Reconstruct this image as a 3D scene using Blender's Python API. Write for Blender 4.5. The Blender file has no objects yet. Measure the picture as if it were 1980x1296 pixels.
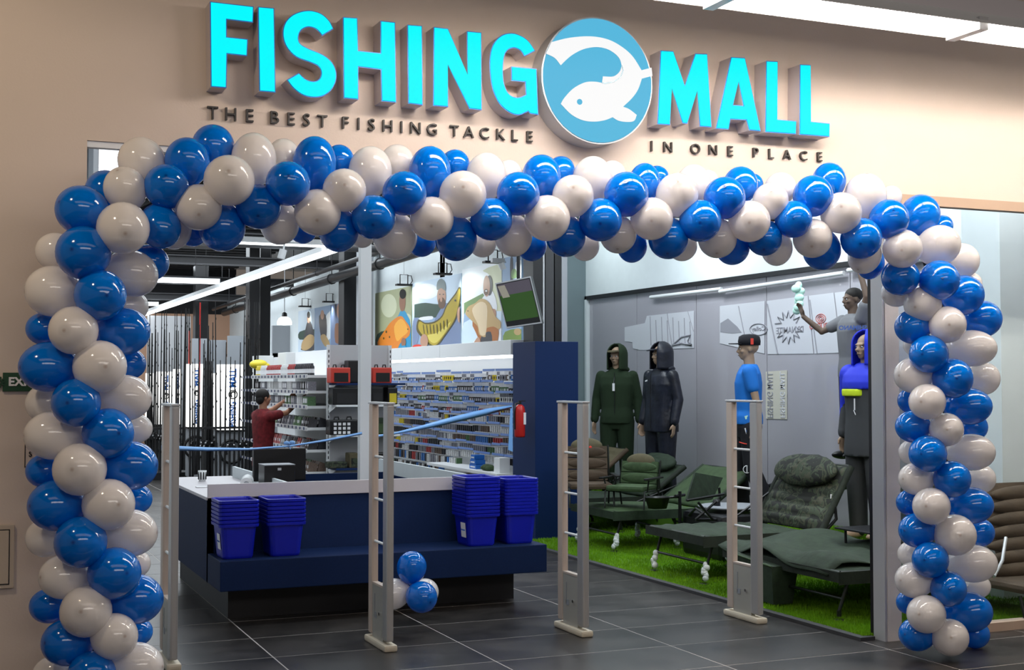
import bpy, bmesh, math, random
from mathutils import Vector, Matrix, Euler
random.seed(7)
SC = bpy.context.scene
COL = SC.collection
PI = math.pi
# ------------------------------------------------------------------ camera, world, light, exposure
FPX, EYE = 2550.0, 1.6                       # focal length in pixels of the 1980x1296 frame, eye height
YAW = math.atan(1090 / FPX); PIT = math.atan(90 / FPX)
FW = Vector((math.sin(YAW) * math.cos(PIT), math.cos(YAW) * math.cos(PIT), math.sin(PIT)))
RT = Vector((math.cos(YAW), -math.sin(YAW), 0)); UP = RT.cross(FW)
CP = Vector((0, 0, EYE))
cd = bpy.data.cameras.new('camera'); cam = bpy.data.objects.new('camera', cd); COL.objects.link(cam)
cd.sensor_width = 36; cd.sensor_fit = 'HORIZONTAL'; cd.lens = 36 * FPX / 1980; cd.clip_start = .05; cd.clip_end = 200
cam.matrix_world = Matrix(((RT.x, UP.x, -FW.x, 0), (RT.y, UP.y, -FW.y, 0), (RT.z, UP.z, -FW.z, EYE), (0, 0, 0, 1)))
SC.camera = cam
SC.view_settings.view_transform = 'Standard'; SC.view_settings.look = 'None'
SC.view_settings.gamma = 1; SC.view_settings.use_curve_mapping = False
SC.view_settings.exposure = 0.0
W = bpy.data.worlds.new('world'); SC.world = W; W.use_nodes = True
W.node_tree.nodes['Background'].inputs[0].default_value = (.9, .78, .68, 1)
W.node_tree.nodes['Background'].inputs[1].default_value = .15

def ray(x, y): return FW + RT * ((x - 990) / FPX) + UP * ((648 - y) / FPX)
def onY(x, y, Y): r = ray(x, y); return CP + r * (Y / r.y)
def onX(x, y, X): r = ray(x, y); return CP + r * (X / r.x)
def onZ(x, y, Z=0): r = ray(x, y); return CP + r * ((Z - EYE) / r.z)

def area_light(name, loc, sx, sy, power, color, rot=(0, 0, 0), spread=PI):
    l = bpy.data.lights.new(name, 'AREA'); l.shape = 'RECTANGLE'; l.size = sx; l.size_y = sy
    l.energy = power; l.color = color; l.spread = spread
    o = bpy.data.objects.new(name, l); o.location = loc; o.rotation_euler = rot; COL.objects.link(o); return o
def spot_light(name, loc, tgt, power, color, ang=70, blend=.8, r=.06):
    l = bpy.data.lights.new(name, 'SPOT'); l.energy = power; l.color = color; l.spot_size = math.radians(ang)
    l.spot_blend = blend; l.shadow_soft_size = r
    o = bpy.data.objects.new(name, l); o.location = loc
    o.rotation_euler = (Vector(tgt) - Vector(loc)).to_track_quat('-Z', 'Y').to_euler(); COL.objects.link(o); return o
WARM, COOL = (1, .80, .63), (.86, .94, 1)
# mall hall in front of the shop: two added fills and a side lamp
area_light('hall_light', (2.5, 1.0, 5.2), 9, 2.0, 70, (1, .87, .76))  # added general fill, no such panel in view
area_light('hall_light_rear', (2.5, -3.5, 4.6), 8, 1.2, 150, (1, .92, .86), (math.radians(48), 0, 0))  # added fill from behind the camera
spot_light('hall_side_lamp', (-1.3, 4.6, 4.3), (.3, 6.6, 2.35), 150, (1, .80, .56), 75, 1, .15)
# shop: cool overhead lights, with two added fills
area_light('shop_light_front', (3.3, 11.0, 3.95), 4.0, 3.0, 80, COOL)
area_light('shop_light_entry', (3.2, 8.2, 3.95), 4.0, .5, 55, COOL)  # added fill for the unlit front of the white post
area_light('shop_light_middle', (3.2, 17.0, 3.95), 4.2, 6.0, 300, COOL)
area_light('shop_light_rear', (3.2, 25.0, 3.95), 4.2, 6.0, 300, COOL)
area_light('display_light', (6.5, 11.0, 3.9), .5, 6.0, 110, COOL)
area_light('window_display_light', (6.6, 7.15, 3.9), 1.2, .4, 45, COOL)  # added fill for the dark column behind the window
for yy_, pw_ in ((15.0, 45), (12.4, 70), (10.2, 90), (8.6, 70)): spot_light('wall_washer', (6.9, yy_, 3.9), (7.8, yy_, 3.1), pw_, (.88, .98, 1), 100, 1)

# ------------------------------------------------------------------ materials
MATS = {}
def mat(name, col, rough=.5, metal=0, emit=None, es=1.0, spec=.5, coat=0, var=0, vscale=8, bump=0, bscale=40, trans=0, ior=1.45, sss=0, alpha=1):
    if name in MATS: return MATS[name]
    m = bpy.data.materials.new(name); m.use_nodes = True; nt = m.node_tree; b = nt.nodes['Principled BSDF']
    b.inputs['Base Color'].default_value = (*col, 1); b.inputs['Roughness'].default_value = rough
    b.inputs['Metallic'].default_value = metal; b.inputs['Specular IOR Level'].default_value = spec
    b.inputs['Coat Weight'].default_value = coat; b.inputs['Coat Roughness'].default_value = .04
    b.inputs['Transmission Weight'].default_value = trans; b.inputs['IOR'].default_value = ior
    b.inputs['Subsurface Weight'].default_value = sss; b.inputs['Alpha'].default_value = alpha
    if emit: b.inputs['Emission Color'].default_value = (*emit, 1); b.inputs['Emission Strength'].default_value = es
    if var or bump:
        tc = nt.nodes.new('ShaderNodeTexCoord')
        if var:
            n = nt.nodes.new('ShaderNodeTexNoise'); n.inputs['Scale'].default_value = vscale; n.inputs['Detail'].default_value = 5
            r = nt.nodes.new('ShaderNodeValToRGB'); r.color_ramp.elements[0].position = .3; r.color_ramp.elements[1].position = .7
            r.color_ramp.elements[0].color = (*[max(0, c * (1 - var)) for c in col], 1)
            r.color_ramp.elements[1].color = (*[min(1, c * (1 + var)) for c in col], 1)
            nt.links.new(tc.outputs['Object'], n.inputs['Vector']); nt.links.new(n.outputs['Fac'], r.inputs['Fac'])
            nt.links.new(r.outputs['Color'], b.inputs['Base Color'])
        if bump:
            n2 = nt.nodes.new('ShaderNodeTexNoise'); n2.inputs['Scale'].default_value = bscale
            bp = nt.nodes.new('ShaderNodeBump'); bp.inputs['Strength'].default_value = bump; bp.inputs['Distance'].default_value = .01
            nt.links.new(tc.outputs['Object'], n2.inputs['Vector']); nt.links.new(n2.outputs['Fac'], bp.inputs['Height'])
            nt.links.new(bp.outputs['Normal'], b.inputs['Normal'])
    MATS[name] = m; return m

def balloon_mat(name, col, edge, alpha):
    m = bpy.data.materials.new(name); m.use_nodes = True; nt = m.node_tree; b = nt.nodes['Principled BSDF']
    b.inputs['Roughness'].default_value = .10; b.inputs['Specular IOR Level'].default_value = .6
    b.inputs['Coat Weight'].default_value = .35; b.inputs['Coat Roughness'].default_value = .03
    tc = nt.nodes.new('ShaderNodeTexCoord'); sx = nt.nodes.new('ShaderNodeSeparateXYZ')
    ramp = nt.nodes.new('ShaderNodeValToRGB')            # the thick dark latex dot at the balloon's crown
    ramp.color_ramp.elements[0].position = 0; ramp.color_ramp.elements[0].color = (*col, 1)
    e = ramp.color_ramp.elements; e[1].position = .978; e[1].color = (*col, 1)
    a = e.new(.9965); a.color = (*[c * .85 for c in col], 1); z = e.new(.9985); z.color = (*edge, 1)
    nt.links.new(tc.outputs['Generated'], sx.inputs[0]); nt.links.new(sx.outputs['Z'], ramp.inputs['Fac'])
    nt.links.new(ramp.outputs['Color'], b.inputs['Base Color'])
    b.inputs['Subsurface Weight'].default_value = 0
    tl = nt.nodes.new('ShaderNodeBsdfTranslucent'); nt.links.new(ramp.outputs['Color'], tl.inputs['Color'])
    mx = nt.nodes.new('ShaderNodeMixShader'); mx.inputs[0].default_value = .22
    nt.links.new(b.outputs[0], mx.inputs[1]); nt.links.new(tl.outputs[0], mx.inputs[2])
    tr = nt.nodes.new('ShaderNodeBsdfTransparent'); tr.inputs[0].default_value = (*[min(1, c * .5 + .5) for c in col], 1)
    m2 = nt.nodes.new('ShaderNodeMixShader'); m2.inputs[0].default_value = alpha
    nt.links.new(mx.outputs[0], m2.inputs[1]); nt.links.new(tr.outputs[0], m2.inputs[2])
    nt.links.new(m2.outputs[0], nt.nodes['Material Output'].inputs['Surface']); MATS[name] = m; return m

def glass_mat(name, tint, ior=1.5, rough=.0):
    m = bpy.data.materials.new(name); m.use_nodes = True; nt = m.node_tree; nt.nodes.remove(nt.nodes['Principled BSDF'])
    t = nt.nodes.new('ShaderNodeBsdfTransparent'); t.inputs[0].default_value = (*tint, 1)
    g = nt.nodes.new('ShaderNodeBsdfGlossy'); g.inputs['Roughness'].default_value = rough
    f = nt.nodes.new('ShaderNodeFresnel'); f.inputs[0].default_value = ior
    gm = nt.nodes.new('ShaderNodeNewGeometry'); iv = nt.nodes.new('ShaderNodeMath'); iv.operation = 'SUBTRACT'; iv.inputs[0].default_value = 1; nt.links.new(gm.outputs['Backfacing'], iv.inputs[1])
    ml = nt.nodes.new('ShaderNodeMath'); ml.operation = 'MULTIPLY'; nt.links.new(f.outputs[0], ml.inputs[0]); nt.links.new(iv.outputs[0], ml.inputs[1])
    mx = nt.nodes.new('ShaderNodeMixShader'); nt.links.new(ml.outputs[0], mx.inputs[0])
    nt.links.new(t.outputs[0], mx.inputs[1]); nt.links.new(g.outputs[0], mx.inputs[2])
    nt.links.new(mx.outputs[0], nt.nodes['Material Output'].inputs['Surface']); MATS[name] = m; return m

def tile_mat():
    m = bpy.data.materials.new('dark_tile'); m.use_nodes = True; nt = m.node_tree; b = nt.nodes['Principled BSDF']
    oi = nt.nodes.new('ShaderNodeObjectInfo'); tc = nt.nodes.new('ShaderNodeTexCoord')
    n = nt.nodes.new('ShaderNodeTexNoise'); n.inputs['Scale'].default_value = 2.2; n.inputs['Detail'].default_value = 8; n.inputs['Roughness'].default_value = .65
    n.noise_dimensions = '4D'
    nt.links.new(tc.outputs['Object'], n.inputs['Vector'])
    mu = nt.nodes.new('ShaderNodeMath'); mu.operation = 'MULTIPLY'; mu.inputs[1].default_value = 40
    nt.links.new(oi.outputs['Random'], mu.inputs[0]); nt.links.new(mu.outputs[0], n.inputs['W'])
    r = nt.nodes.new('ShaderNodeValToRGB'); r.color_ramp.elements[0].position = .35; r.color_ramp.elements[1].position = .75
    r.color_ramp.elements[0].color = (.014, .0135, .014, 1); r.color_ramp.elements[1].color = (.058, .051, .047, 1)
    nt.links.new(n.outputs['Fac'], r.inputs[0]); nt.links.new(r.outputs[0], b.inputs['Base Color'])
    r2 = nt.nodes.new('ShaderNodeMapRange'); r2.inputs[3].default_value = .22; r2.inputs[4].default_value = .45
    nt.links.new(n.outputs['Fac'], r2.inputs[0]); nt.links.new(r2.outputs[0], b.inputs['Roughness'])
    b.inputs['Specular IOR Level'].default_value = .45
    MATS['dark_tile'] = m; return m

M = dict(
    pillar=mat('pillar_paint', (.74, .70, .67), .7, bump=.05, bscale=90),
    facade=mat('facade_paint', (.62, .525, .46), .75, var=.02, vscale=2, bump=.05, bscale=90),
    white=mat('white_paint', (.80, .82, .83), .5), coolwall=mat('cool_wall_paint', (.74, .80, .82), .6, var=.02),
    offwhite=mat('off_white_laminate', (.58, .55, .58), .4), gray=mat('gray_panel', (.33, .35, .38), .5),
    lgray=mat('light_gray_metal', (.55, .56, .58), .35, .3), dark=mat('dark_metal', (.02, .02, .022), .4, .2),
    black=mat('black_plastic', (.008, .008, .009), .35), ceil=mat('dark_ceiling', (.022, .022, .024), .8),
    duct=mat('painted_duct', (.05, .05, .054), .5), navy=mat('navy_laminate', (.006, .017, .062), .55, var=.08, vscale=60, spec=.12),
    navy2=mat('navy_board', (.007, .024, .095), .5, spec=.2), toekick=mat('black_plinth', (.006, .006, .008), .5),
    basket=mat('blue_basket_plastic', (.004, .010, .36), .3, spec=.5), label=mat('white_label', (.8, .8, .82), .4),
    grout=mat('grout', (.45, .42, .40), .8), tile=tile_mat(),
    gate=mat('gate_beige_plastic', (.60, .50, .43), .4), gatem=mat('gate_brushed_aluminium', (.50, .49, .48), .38, .35),
    kick=mat('gate_panel_gray', (.42, .41, .37), .45), kicktop=mat('gate_foot_cream', (.72, .64, .50), .5),
    chrome=mat('chrome', (.8, .8, .8), .12, 1), cyan=mat('cyan_lit_face', (0, 0, 0), .6, spec=.1, emit=(0.0, .96, 1.0), es=1.0),
    trimblue=mat('letter_edge_blue', (.02, .16, .62), .4), can=mat('letter_return', (.52, .47, .48), .5),
    discblue=mat('disc_lit_blue', (0, 0, 0), .6, spec=.1, emit=(.105, .52, .79), es=.92),
    fishwhite=mat('fish_lit_white', (0, 0, 0), .6, spec=.1, emit=(1, 1, 1), es=.95), fishline=mat('fish_edge_line', (.35, .5, .6), .5),
    lettering=mat('dark_lettering', (.018, .015, .015), .4),
    lamp=mat('fluorescent_tube', (1, 1, 1), .4, emit=(1, .89, .78), es=62), lampcool=mat('led_strip', (1, 1, 1), .4, emit=(.93, .97, 1), es=5),
    lightbox=mat('light_box_face', (1, 1, 1), .4, emit=(1, .985, .93), es=1.15), whitepanel=mat('lit_white_panel', (1, 1, 1), .4, emit=(.92, .94, 1), es=1.4),
    pendant=mat('pendant_glass', (1, 1, 1), .4, emit=(1, .90, .74), es=2.4),
    textblue=mat('lettering_blue', (.01, .13, .50), .5), red=mat('red_paint', (.50, .018, .015), .3), redcase=mat('red_case', (.62, .05, .03), .4),
    turf=mat('turf_blades', (.17, .36, .015), .8, var=.3, vscale=3, spec=.1), turfbase=mat('turf_backing', (.09, .21, .010), .9),
    olive=mat('olive_canvas', (.020, .036, .019), .8, var=.25, vscale=14, bump=.25, bscale=30), olive2=mat('moss_canvas', (.048, .085, .034), .8, var=.2, vscale=14, bump=.2, bscale=30),
    khaki=mat('khaki_canvas', (.10, .085, .045), .8, var=.2, bump=.2, bscale=30), brown=mat('brown_canvas', (.075, .05, .030), .8, var=.2, bump=.2, bscale=30),
    darkol=mat('dark_olive_canvas', (.012, .018, .011), .8, var=.3, bump=.3, bscale=24), tube=mat('dark_green_tube', (.010, .014, .010), .4, .1),
    wrap=mat('white_plastic_wrap', (.75, .78, .78), .3, bump=.5, bscale=60), skin=mat('mannequin_skin', (.36, .245, .165), .5), tan=mat('person_skin', (.42, .20, .12), .55),
    hoodie=mat('dark_green_fleece', (.012, .028, .010), .9, bump=.2, bscale=25), navyj=mat('navy_black_shell', (.010, .012, .022), .38, var=.5, vscale=9, bump=.5, bscale=14),
    tee=mat('blue_jersey', (.008, .17, .62), .75, bump=.2, bscale=16), trouser=mat('black_trousers', (.006, .006, .010), .8, bump=.2, bscale=14),
    royal=mat('royal_blue_shell', (.012, .03, .62), .6), lime=mat('lime_panel', (.62, .80, .02), .6), grayj=mat('dark_gray_shell', (.045, .048, .052), .7),
    ribbon=mat('light_blue_satin', (.22, .46, .88), .35, spec=.6), cardboard=mat('cardboard', (.42, .25, .13), .8), woodk=mat('light_wood_kerb', (.45, .34, .26), .6),
    trimbrown=mat('lintel_trim_brown', (.42, .30, .22), .6), tanwall=mat('tan_wall', (.55, .33, .22), .8), grayshirt=mat('gray_shirt', (.16, .165, .18), .8),
    teal=mat('gray_teal_paint', (.20, .26, .28), .6), exitg=mat('exit_green', (.008, .055, .022), .5), hatch=mat('hatch_paint', (.50, .42, .34), .6),
    mint=mat('mint_cloth', (.55, .85, .75), .9), yellow=mat('yellow_plastic', (.7, .55, .03), .4), reddot=mat('red_print', (.7, .05, .03), .6),
    fabric_red=mat('red_shirt_fabric', (.16, .010, .014), .8, var=.4, vscale=20), hair=mat('dark_hair', (.012, .010, .009), .7),
)
balloon_mat('blue_latex', (.0, .19, .74), (.0, .03, .25), .05)
balloon_mat('white_latex', (.90, .86, .84), (.5, .4, .35), .08)
glass_mat('clear_glass', (.93, .95, .95), 1.45)

def camo_mat():
    m = bpy.data.materials.new('camouflage_canvas'); m.use_nodes = True; nt = m.node_tree; b = nt.nodes['Principled BSDF']
    tc = nt.nodes.new('ShaderNodeTexCoord'); n = nt.nodes.new('ShaderNodeTexNoise'); n.inputs['Scale'].default_value = 8; n.inputs['Detail'].default_value = 3; n.inputs['Distortion'].default_value = 1.2
    r = nt.nodes.new('ShaderNodeValToRGB'); r.color_ramp.interpolation = 'CONSTANT'; e = r.color_ramp.elements
    e[0].position = 0; e[0].color = (.008, .010, .007, 1); e[1].position = .46; e[1].color = (.035, .050, .026, 1)
    for p, c in ((.53, (.060, .062, .038)), (.58, (.016, .024, .012)), (.66, (.055, .075, .045))): k = e.new(p); k.color = (*c, 1)
    nt.links.new(tc.outputs['Object'], n.inputs['Vector']); nt.links.new(n.outputs['Fac'], r.inputs[0]); nt.links.new(r.outputs[0], b.inputs['Base Color'])
    b.inputs['Roughness'].default_value = .8; MATS['camo'] = m; return m
M['camo'] = camo_mat()
def film_glass():                       # gray backed glass with a faint mirror of the shop
    m = bpy.data.materials.new('gray_backed_glass'); m.use_nodes = True; nt = m.node_tree; b = nt.nodes['Principled BSDF']
    b.inputs['Base Color'].default_value = (.42, .405, .45, 1); b.inputs['Roughness'].default_value = .6; b.inputs['Specular IOR Level'].default_value = 0
    g = nt.nodes.new('ShaderNodeBsdfGlossy'); g.inputs['Roughness'].default_value = .0
    f = nt.nodes.new('ShaderNodeFresnel'); f.inputs[0].default_value = 1.9
    mx = nt.nodes.new('ShaderNodeMixShader'); nt.links.new(f.outputs[0], mx.inputs[0]); nt.links.new(b.outputs[0], mx.inputs[1]); nt.links.new(g.outputs[0], mx.inputs[2])
    nt.links.new(mx.outputs[0], nt.nodes['Material Output'].inputs['Surface']); return m
M['film'] = film_glass()

# ------------------------------------------------------------------ mesh builder
class MB:
    def __init__(s): s.v = []; s.f = []; s.mi = []; s.sm = []; s.mats = []
    def m(s, mt):
        if isinstance(mt, str): mt = M.get(mt) or MATS[mt]
        if mt not in s.mats: s.mats.append(mt)
        return s.mats.index(mt)
    def add(s, vs, fs, mt, smooth=False):
        o = len(s.v); k = s.m(mt); s.v += [tuple(v) for v in vs]
        for f in fs: s.f.append([i + o for i in f]); s.mi.append(k); s.sm.append(smooth)
        return s
    def box(s, x0, x1, y0, y1, z0, z1, mt, bev=0):
        if bev:
            b = min(bev, (x1 - x0) * .45, (y1 - y0) * .45, (z1 - z0) * .45)
            bm = bmesh.new(); bmesh.ops.create_cube(bm, size=1)
            for v in bm.verts: v.co = Vector(((x0 + x1) / 2 + v.co.x * (x1 - x0), (y0 + y1) / 2 + v.co.y * (y1 - y0), (z0 + z1) / 2 + v.co.z * (z1 - z0)))
            bmesh.ops.bevel(bm, geom=bm.edges[:], offset=b, segments=2, affect='EDGES', profile=.6)
            return s.bm(bm, mt)
        v = [(x, y, z) for x in (x0, x1) for y in (y0, y1) for z in (z0, z1)]
        return s.add(v, [(0, 1, 3, 2), (4, 6, 7, 5), (0, 4, 5, 1), (2, 3, 7, 6), (0, 2, 6, 4), (1, 5, 7, 3)], mt)
    def bm(s, bm, mt, smooth=False):
        bm.verts.index_update(); s.add([v.co for v in bm.verts], [[v.index for v in f.verts] for f in bm.faces], mt, smooth); bm.free(); return s
    def obox(s, c, ax, hx, hy, hz, mt):          # oriented box, ax = 3x3 Matrix columns
        v = [Vector(c) + ax @ Vector((x * hx, y * hy, z * hz)) for x in (-1, 1) for y in (-1, 1) for z in (-1, 1)]
        return s.add(v, [(0, 1, 3, 2), (4, 6, 7, 5), (0, 4, 5, 1), (2, 3, 7, 6), (0, 2, 6, 4), (1, 5, 7, 3)], mt)
    def tube(s, pts, r, mt, n=10, caps=True):
        pts = [Vector(p) for p in pts]; rs = r if isinstance(r, (list, tuple)) else [r] * len(pts); vs = []
        up = None
        for i, p in enumerate(pts):
            a = pts[max(i - 1, 0)]; b = pts[min(i + 1, len(pts) - 1)]; d = (b - a).normalized()
            if up is None: up = Vector((0, 0, 1)) if abs(d.z) < .9 else Vector((1, 0, 0))
            x = d.cross(up).normalized(); y = x.cross(d); up = y
            for k in range(n): t = 2 * PI * k / n; vs.append(p + (x * math.cos(t) + y * math.sin(t)) * rs[i])
        fs = [(i * n + k, i * n + (k + 1) % n, (i + 1) * n + (k + 1) % n, (i + 1) * n + k) for i in range(len(pts) - 1) for k in range(n)]
        s.add(vs, fs, mt, True)
        if caps:
            o = len(pts) - 1; s.add(vs[:n], [tuple(range(n))], mt); s.add(vs[o * n:], [tuple(reversed(range(n)))], mt)
        return s
    def lathe(s, prof, mt, c=(0, 0, 0), n=20, smooth=True):
        vs = [(c[0] + r * math.cos(2 * PI * k / n), c[1] + r * math.sin(2 * PI * k / n), c[2] + z) for r, z in prof for k in range(n)]
        fs = [(i * n + k, i * n + (k + 1) % n, (i + 1) * n + (k + 1) % n, (i + 1) * n + k) for i in range(len(prof) - 1) for k in range(n)]
        return s.add(vs, fs, mt, smooth)
    def ell(s, c, r, mt, n=16, m=10, rot=None):
        bm = bmesh.new(); bmesh.ops.create_uvsphere(bm, u_segments=n, v_segments=m, radius=1)
        R = rot or Matrix.Identity(3)
        for v in bm.verts: v.co = Vector(c) + R @ Vector((v.co.x * r[0], v.co.y * r[1], v.co.z * r[2]))
        return s.bm(bm, mt, True)
    def poly(s, pts, mt): return s.add(pts, [tuple(range(len(pts)))], mt)
    def prism(s, pts, d, mt, side=None, holes=None):   # pts: planar 3D outline, d: extrusion vector
        bm = bmesh.new(); loops = [pts] + (holes or []); edges = []
        for L in loops:
            vv = [bm.verts.new(p) for p in L]; edges += [bm.edges.new((vv[i], vv[(i + 1) % len(vv)])) for i in range(len(vv))]
        bmesh.ops.triangle_fill(bm, use_beauty=True, use_dissolve=False, edges=edges)
        bm.verts.index_update(); front = [v.co.copy() for v in bm.verts]; fs = [[v.index for v in f.verts] for f in bm.faces]; bm.free()
        s.add(front, fs, mt); s.add([p + d for p in front], fs, side or mt); o = 0
        for L in loops:
            n = len(L); a = [Vector(p) for p in L]; b = [Vector(p) + d for p in L]
            s.add(a + b, [(i, (i + 1) % n, n + (i + 1) % n, n + i) for i in range(n)], side or mt)
        return s
    def mesh(s, name):
        me = bpy.data.meshes.new(name); me.from_pydata(s.v, [], s.f)
        for m_ in s.mats: me.materials.append(m_)
        me.polygons.foreach_set('material_index', s.mi); me.polygons.foreach_set('use_smooth', s.sm)
        me.update(); return me
    def build(s, name, parent=None, loc=None, world=True):
        """world=True: vertices are in world coordinates; the object's origin goes to its parent's or to loc."""
        off = Vector((0, 0, 0))
        if world:
            if parent is not None: off = parent.get('_w') and Vector(parent['_w']) or Vector((0, 0, 0))
            elif loc is not None: off = Vector(loc)
            if off.length: s.v = [(a - off.x, b - off.y, c - off.z) for a, b, c in s.v]
        me = s.mesh(name); bmn = bmesh.new(); bmn.from_mesh(me); bmesh.ops.recalc_face_normals(bmn, faces=bmn.faces); bmn.to_mesh(me); bmn.free()
        o = bpy.data.objects.new(name, me); COL.objects.link(o)
        if parent is not None: o.parent = parent
        elif loc is not None: o.location = loc
        if world: o['_w'] = list(off)
        return o
def tag(o, label=None, cat=None, group=None, kind=None):
    if label: o['label'] = label
    if cat: o['category'] = cat
    if group: o['group'] = group
    if kind: o['kind'] = kind
    return o
def thing(name, loc, label, cat, group=None, world=True, rz=0):
    o = bpy.data.objects.new(name, None); o.empty_display_size = .1; o.location = loc; o.rotation_euler.z = rz; COL.objects.link(o)
    o['_w'] = list(Vector(loc)) if world else [0, 0, 0]
    return tag(o, label, cat, group)
def struct(o): o['kind'] = 'structure'; return o
KIDS = {}
def copy_tree(o, parent=None):
    c = o.copy(); COL.objects.link(c)
    if parent: c.parent = parent
    for ch in [x for x in o.children]: copy_tree(ch, c)
    return c
def text_obj(txt, size, depth, mt, bold=0):
    cu = bpy.data.curves.new('t', 'FONT'); cu.body = txt; cu.size = size; cu.extrude = depth / 2; cu.offset = bold
    cu.align_x = 'CENTER'; cu.align_y = 'CENTER'; cu.resolution_u = 3
    o = bpy.data.objects.new('t', cu); COL.objects.link(o); bpy.context.view_layer.update()
    me = bpy.data.meshes.new_from_object(o.evaluated_get(bpy.context.evaluated_depsgraph_get()))
    bpy.data.objects.remove(o); me.materials.clear(); me.materials.append(M[mt]); return me
def add_text(mb, txt, size, depth, mt, mtx, bold=0, sx=1):
    me = text_obj(txt, size, depth, mt, bold)
    mb.add([mtx @ Vector((v.co.x * sx, v.co.y, v.co.z)) for v in me.vertices], [list(p.vertices) for p in me.polygons], mt); bpy.data.meshes.remove(me)
def frame_mtx(o, xdir, ydir):
    x = Vector(xdir).normalized(); y = Vector(ydir).normalized(); z = x.cross(y)
    return Matrix(((x.x, y.x, z.x, o[0]), (x.y, y.y, z.y, o[1]), (x.z, y.z, z.z, o[2]), (0, 0, 0, 1)))
ORD_ = ['', 'first', 'second', 'third', 'fourth', 'fifth', 'sixth', 'seventh', 'eighth', 'ninth', 'tenth', 'eleventh', 'twelfth', 'thirteenth', 'fourteenth', 'fifteenth', 'sixteenth', 'seventeenth', 'eighteenth', 'nineteenth', 'twentieth', 'twenty-first', 'twenty-second', 'twenty-third', 'twenty-fourth']
ORD = ORD_[:20] + [t + ('-' + ORD_[k] if k else '') if k else t2 for t, t2 in (('twenty', 'twentieth'), ('thirty', 'thirtieth'), ('forty', 'fortieth'), ('fifty', 'fiftieth'), ('sixty', 'sixtieth'), ('seventy', 'seventieth'), ('eighty', 'eightieth'), ('ninety', 'ninetieth')) for k in range(10)]
def smooth_outline(pts, seg=4):
    """pts: (x, y) or (x, y, 'c') for a corner; Catmull-Rom through the rest."""
    n = len(pts); out = []
    for i in range(n):
        p0, p1, p2, p3 = pts[i - 1], pts[i], pts[(i + 1) % n], pts[(i + 2) % n]
        c1, c2 = len(p1) > 2, len(p2) > 2
        a, b = Vector(p1[:2]), Vector(p2[:2]); out.append(tuple(a))
        if c1 and c2: continue
        t1 = (b - a) if c1 else (b - Vector(p0[:2])) * .5
        t2 = (b - a) if c2 else (Vector(p3[:2]) - a) * .5
        for k in range(1, seg):
            t = k / seg; h1 = 2 * t**3 - 3 * t * t + 1; h2 = -2 * t**3 + 3 * t * t; h3 = t**3 - 2 * t * t + t; h4 = t**3 - t * t
            out.append(tuple(a * h1 + b * h2 + t1 * h3 + t2 * h4))
    return out

# ================================================================== SETTING
FY = 6.6                                    # facade plane
# floor: grout bed with one object per tile
fl = struct(MB().box(-4, 10, -4, 32, -.12, -.0014, 'grout').build('floor'))
tm = MB().box(-.5680, .5680, -.3005, .3005, -.012, 0, 'tile', .0015).mesh('floor_tile')
for i in range(-2, 9):
    for j in range(-3, 24):
        x, y = 1.76 + i * 1.145 + .5725, 7.03 + j * .61 + .305
        if (x > 5.9 and y > 6.9) or x > 9: continue
        o = bpy.data.objects.new('floor_tile', tm); o.location = (x, y, 0); o.parent = fl; COL.objects.link(o)
g = MB().box(-4, -.65, -4, 32, -.006, 0, 'tile').box(-.65, 9, -4, 5.1, -.006, 0, 'tile').box(-.65, 6, 21.6, 32, -.006, 0, 'tile').build('far_floor', fl); g['kind'] = 'stuff'

# facade wall with the wide opening, one mesh
zT, xL = 2.76, .6
wf = MB()
wf.box(-4, xL, FY, FY + .12, 0, 6, 'facade').box(xL, 10, FY, FY + .12, zT, 6, 'facade')
struct(wf.build('wall_front'))
pl = MB().box(5.34, 5.445, FY + .005, FY + .12, 0, zT, 'pillar').build('wall_pillar'); struct(pl)
struct(MB().box(5.322, 5.338, FY + .01, FY + .12, 0, zT, 'lgray').box(5.322, 5.36, FY + .122, FY + .15, 0, zT, 'black').build('trim_1'))
struct(MB().box(5.45, 10, FY - .012, FY + .06, zT - .05, zT + .012, 'trimbrown').build('trim_2'))
struct(MB().box(xL, 5.33, FY + .01, FY + .06, zT - .03, zT, 'lgray').build('trim_3'))
struct(MB().box(5.45, 10, FY, FY + .09, 0, .055, 'woodk').build('trim_4'))
wn = struct(MB().box(5.45, 10, FY + .03, FY + .038, .055, zT - .05, 'clear_glass').build('window_1'))
# display side wall: white above the lintel, gray backed glass below
XW = 7.8; zl = onX(1400, 538, XW).z
jy = onX(1134, 578, XW).y
struct(MB().box(XW, XW + .3, 5, 30, zl, 6, 'coolwall').box(XW, XW + .3, jy, 30, 0, zl, 'coolwall').build('wall_right'))
struct(MB().box(XW - .03, XW + .02, FY + .25, jy, zl - .045, zl, 'dark').box(XW - .03, XW + .05, jy - .05, jy, 0, zl, 'coolwall').build('trim_5'))
gl = struct(MB().box(XW + .10, XW + .14, FY + .2, jy, 0, zl, 'dark').build('window_2'))
seams = [onX(x, 700, XW).y for x in (1229, 1344, 1480, 1642, 1810)]
ys = [jy - .05] + seams + [7.2, FY + .22]
for a, b in zip(ys[:-1], ys[1:]):
    MB().box(XW + .02, XW + .045, b + .006, a - .006, 0.0, zl - .045, 'film').build('glass_panel', gl)
struct(MB().box(5.8, XW, jy + .02, jy + .2, 0, 6, 'teal').build('wall_back'))
wc = onY(1936, 700, 7.5)
struct(MB().box(wc.x, XW + .2, 7.5, 7.9, 0, 6, 'coolwall').build('wall_column'))
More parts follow.
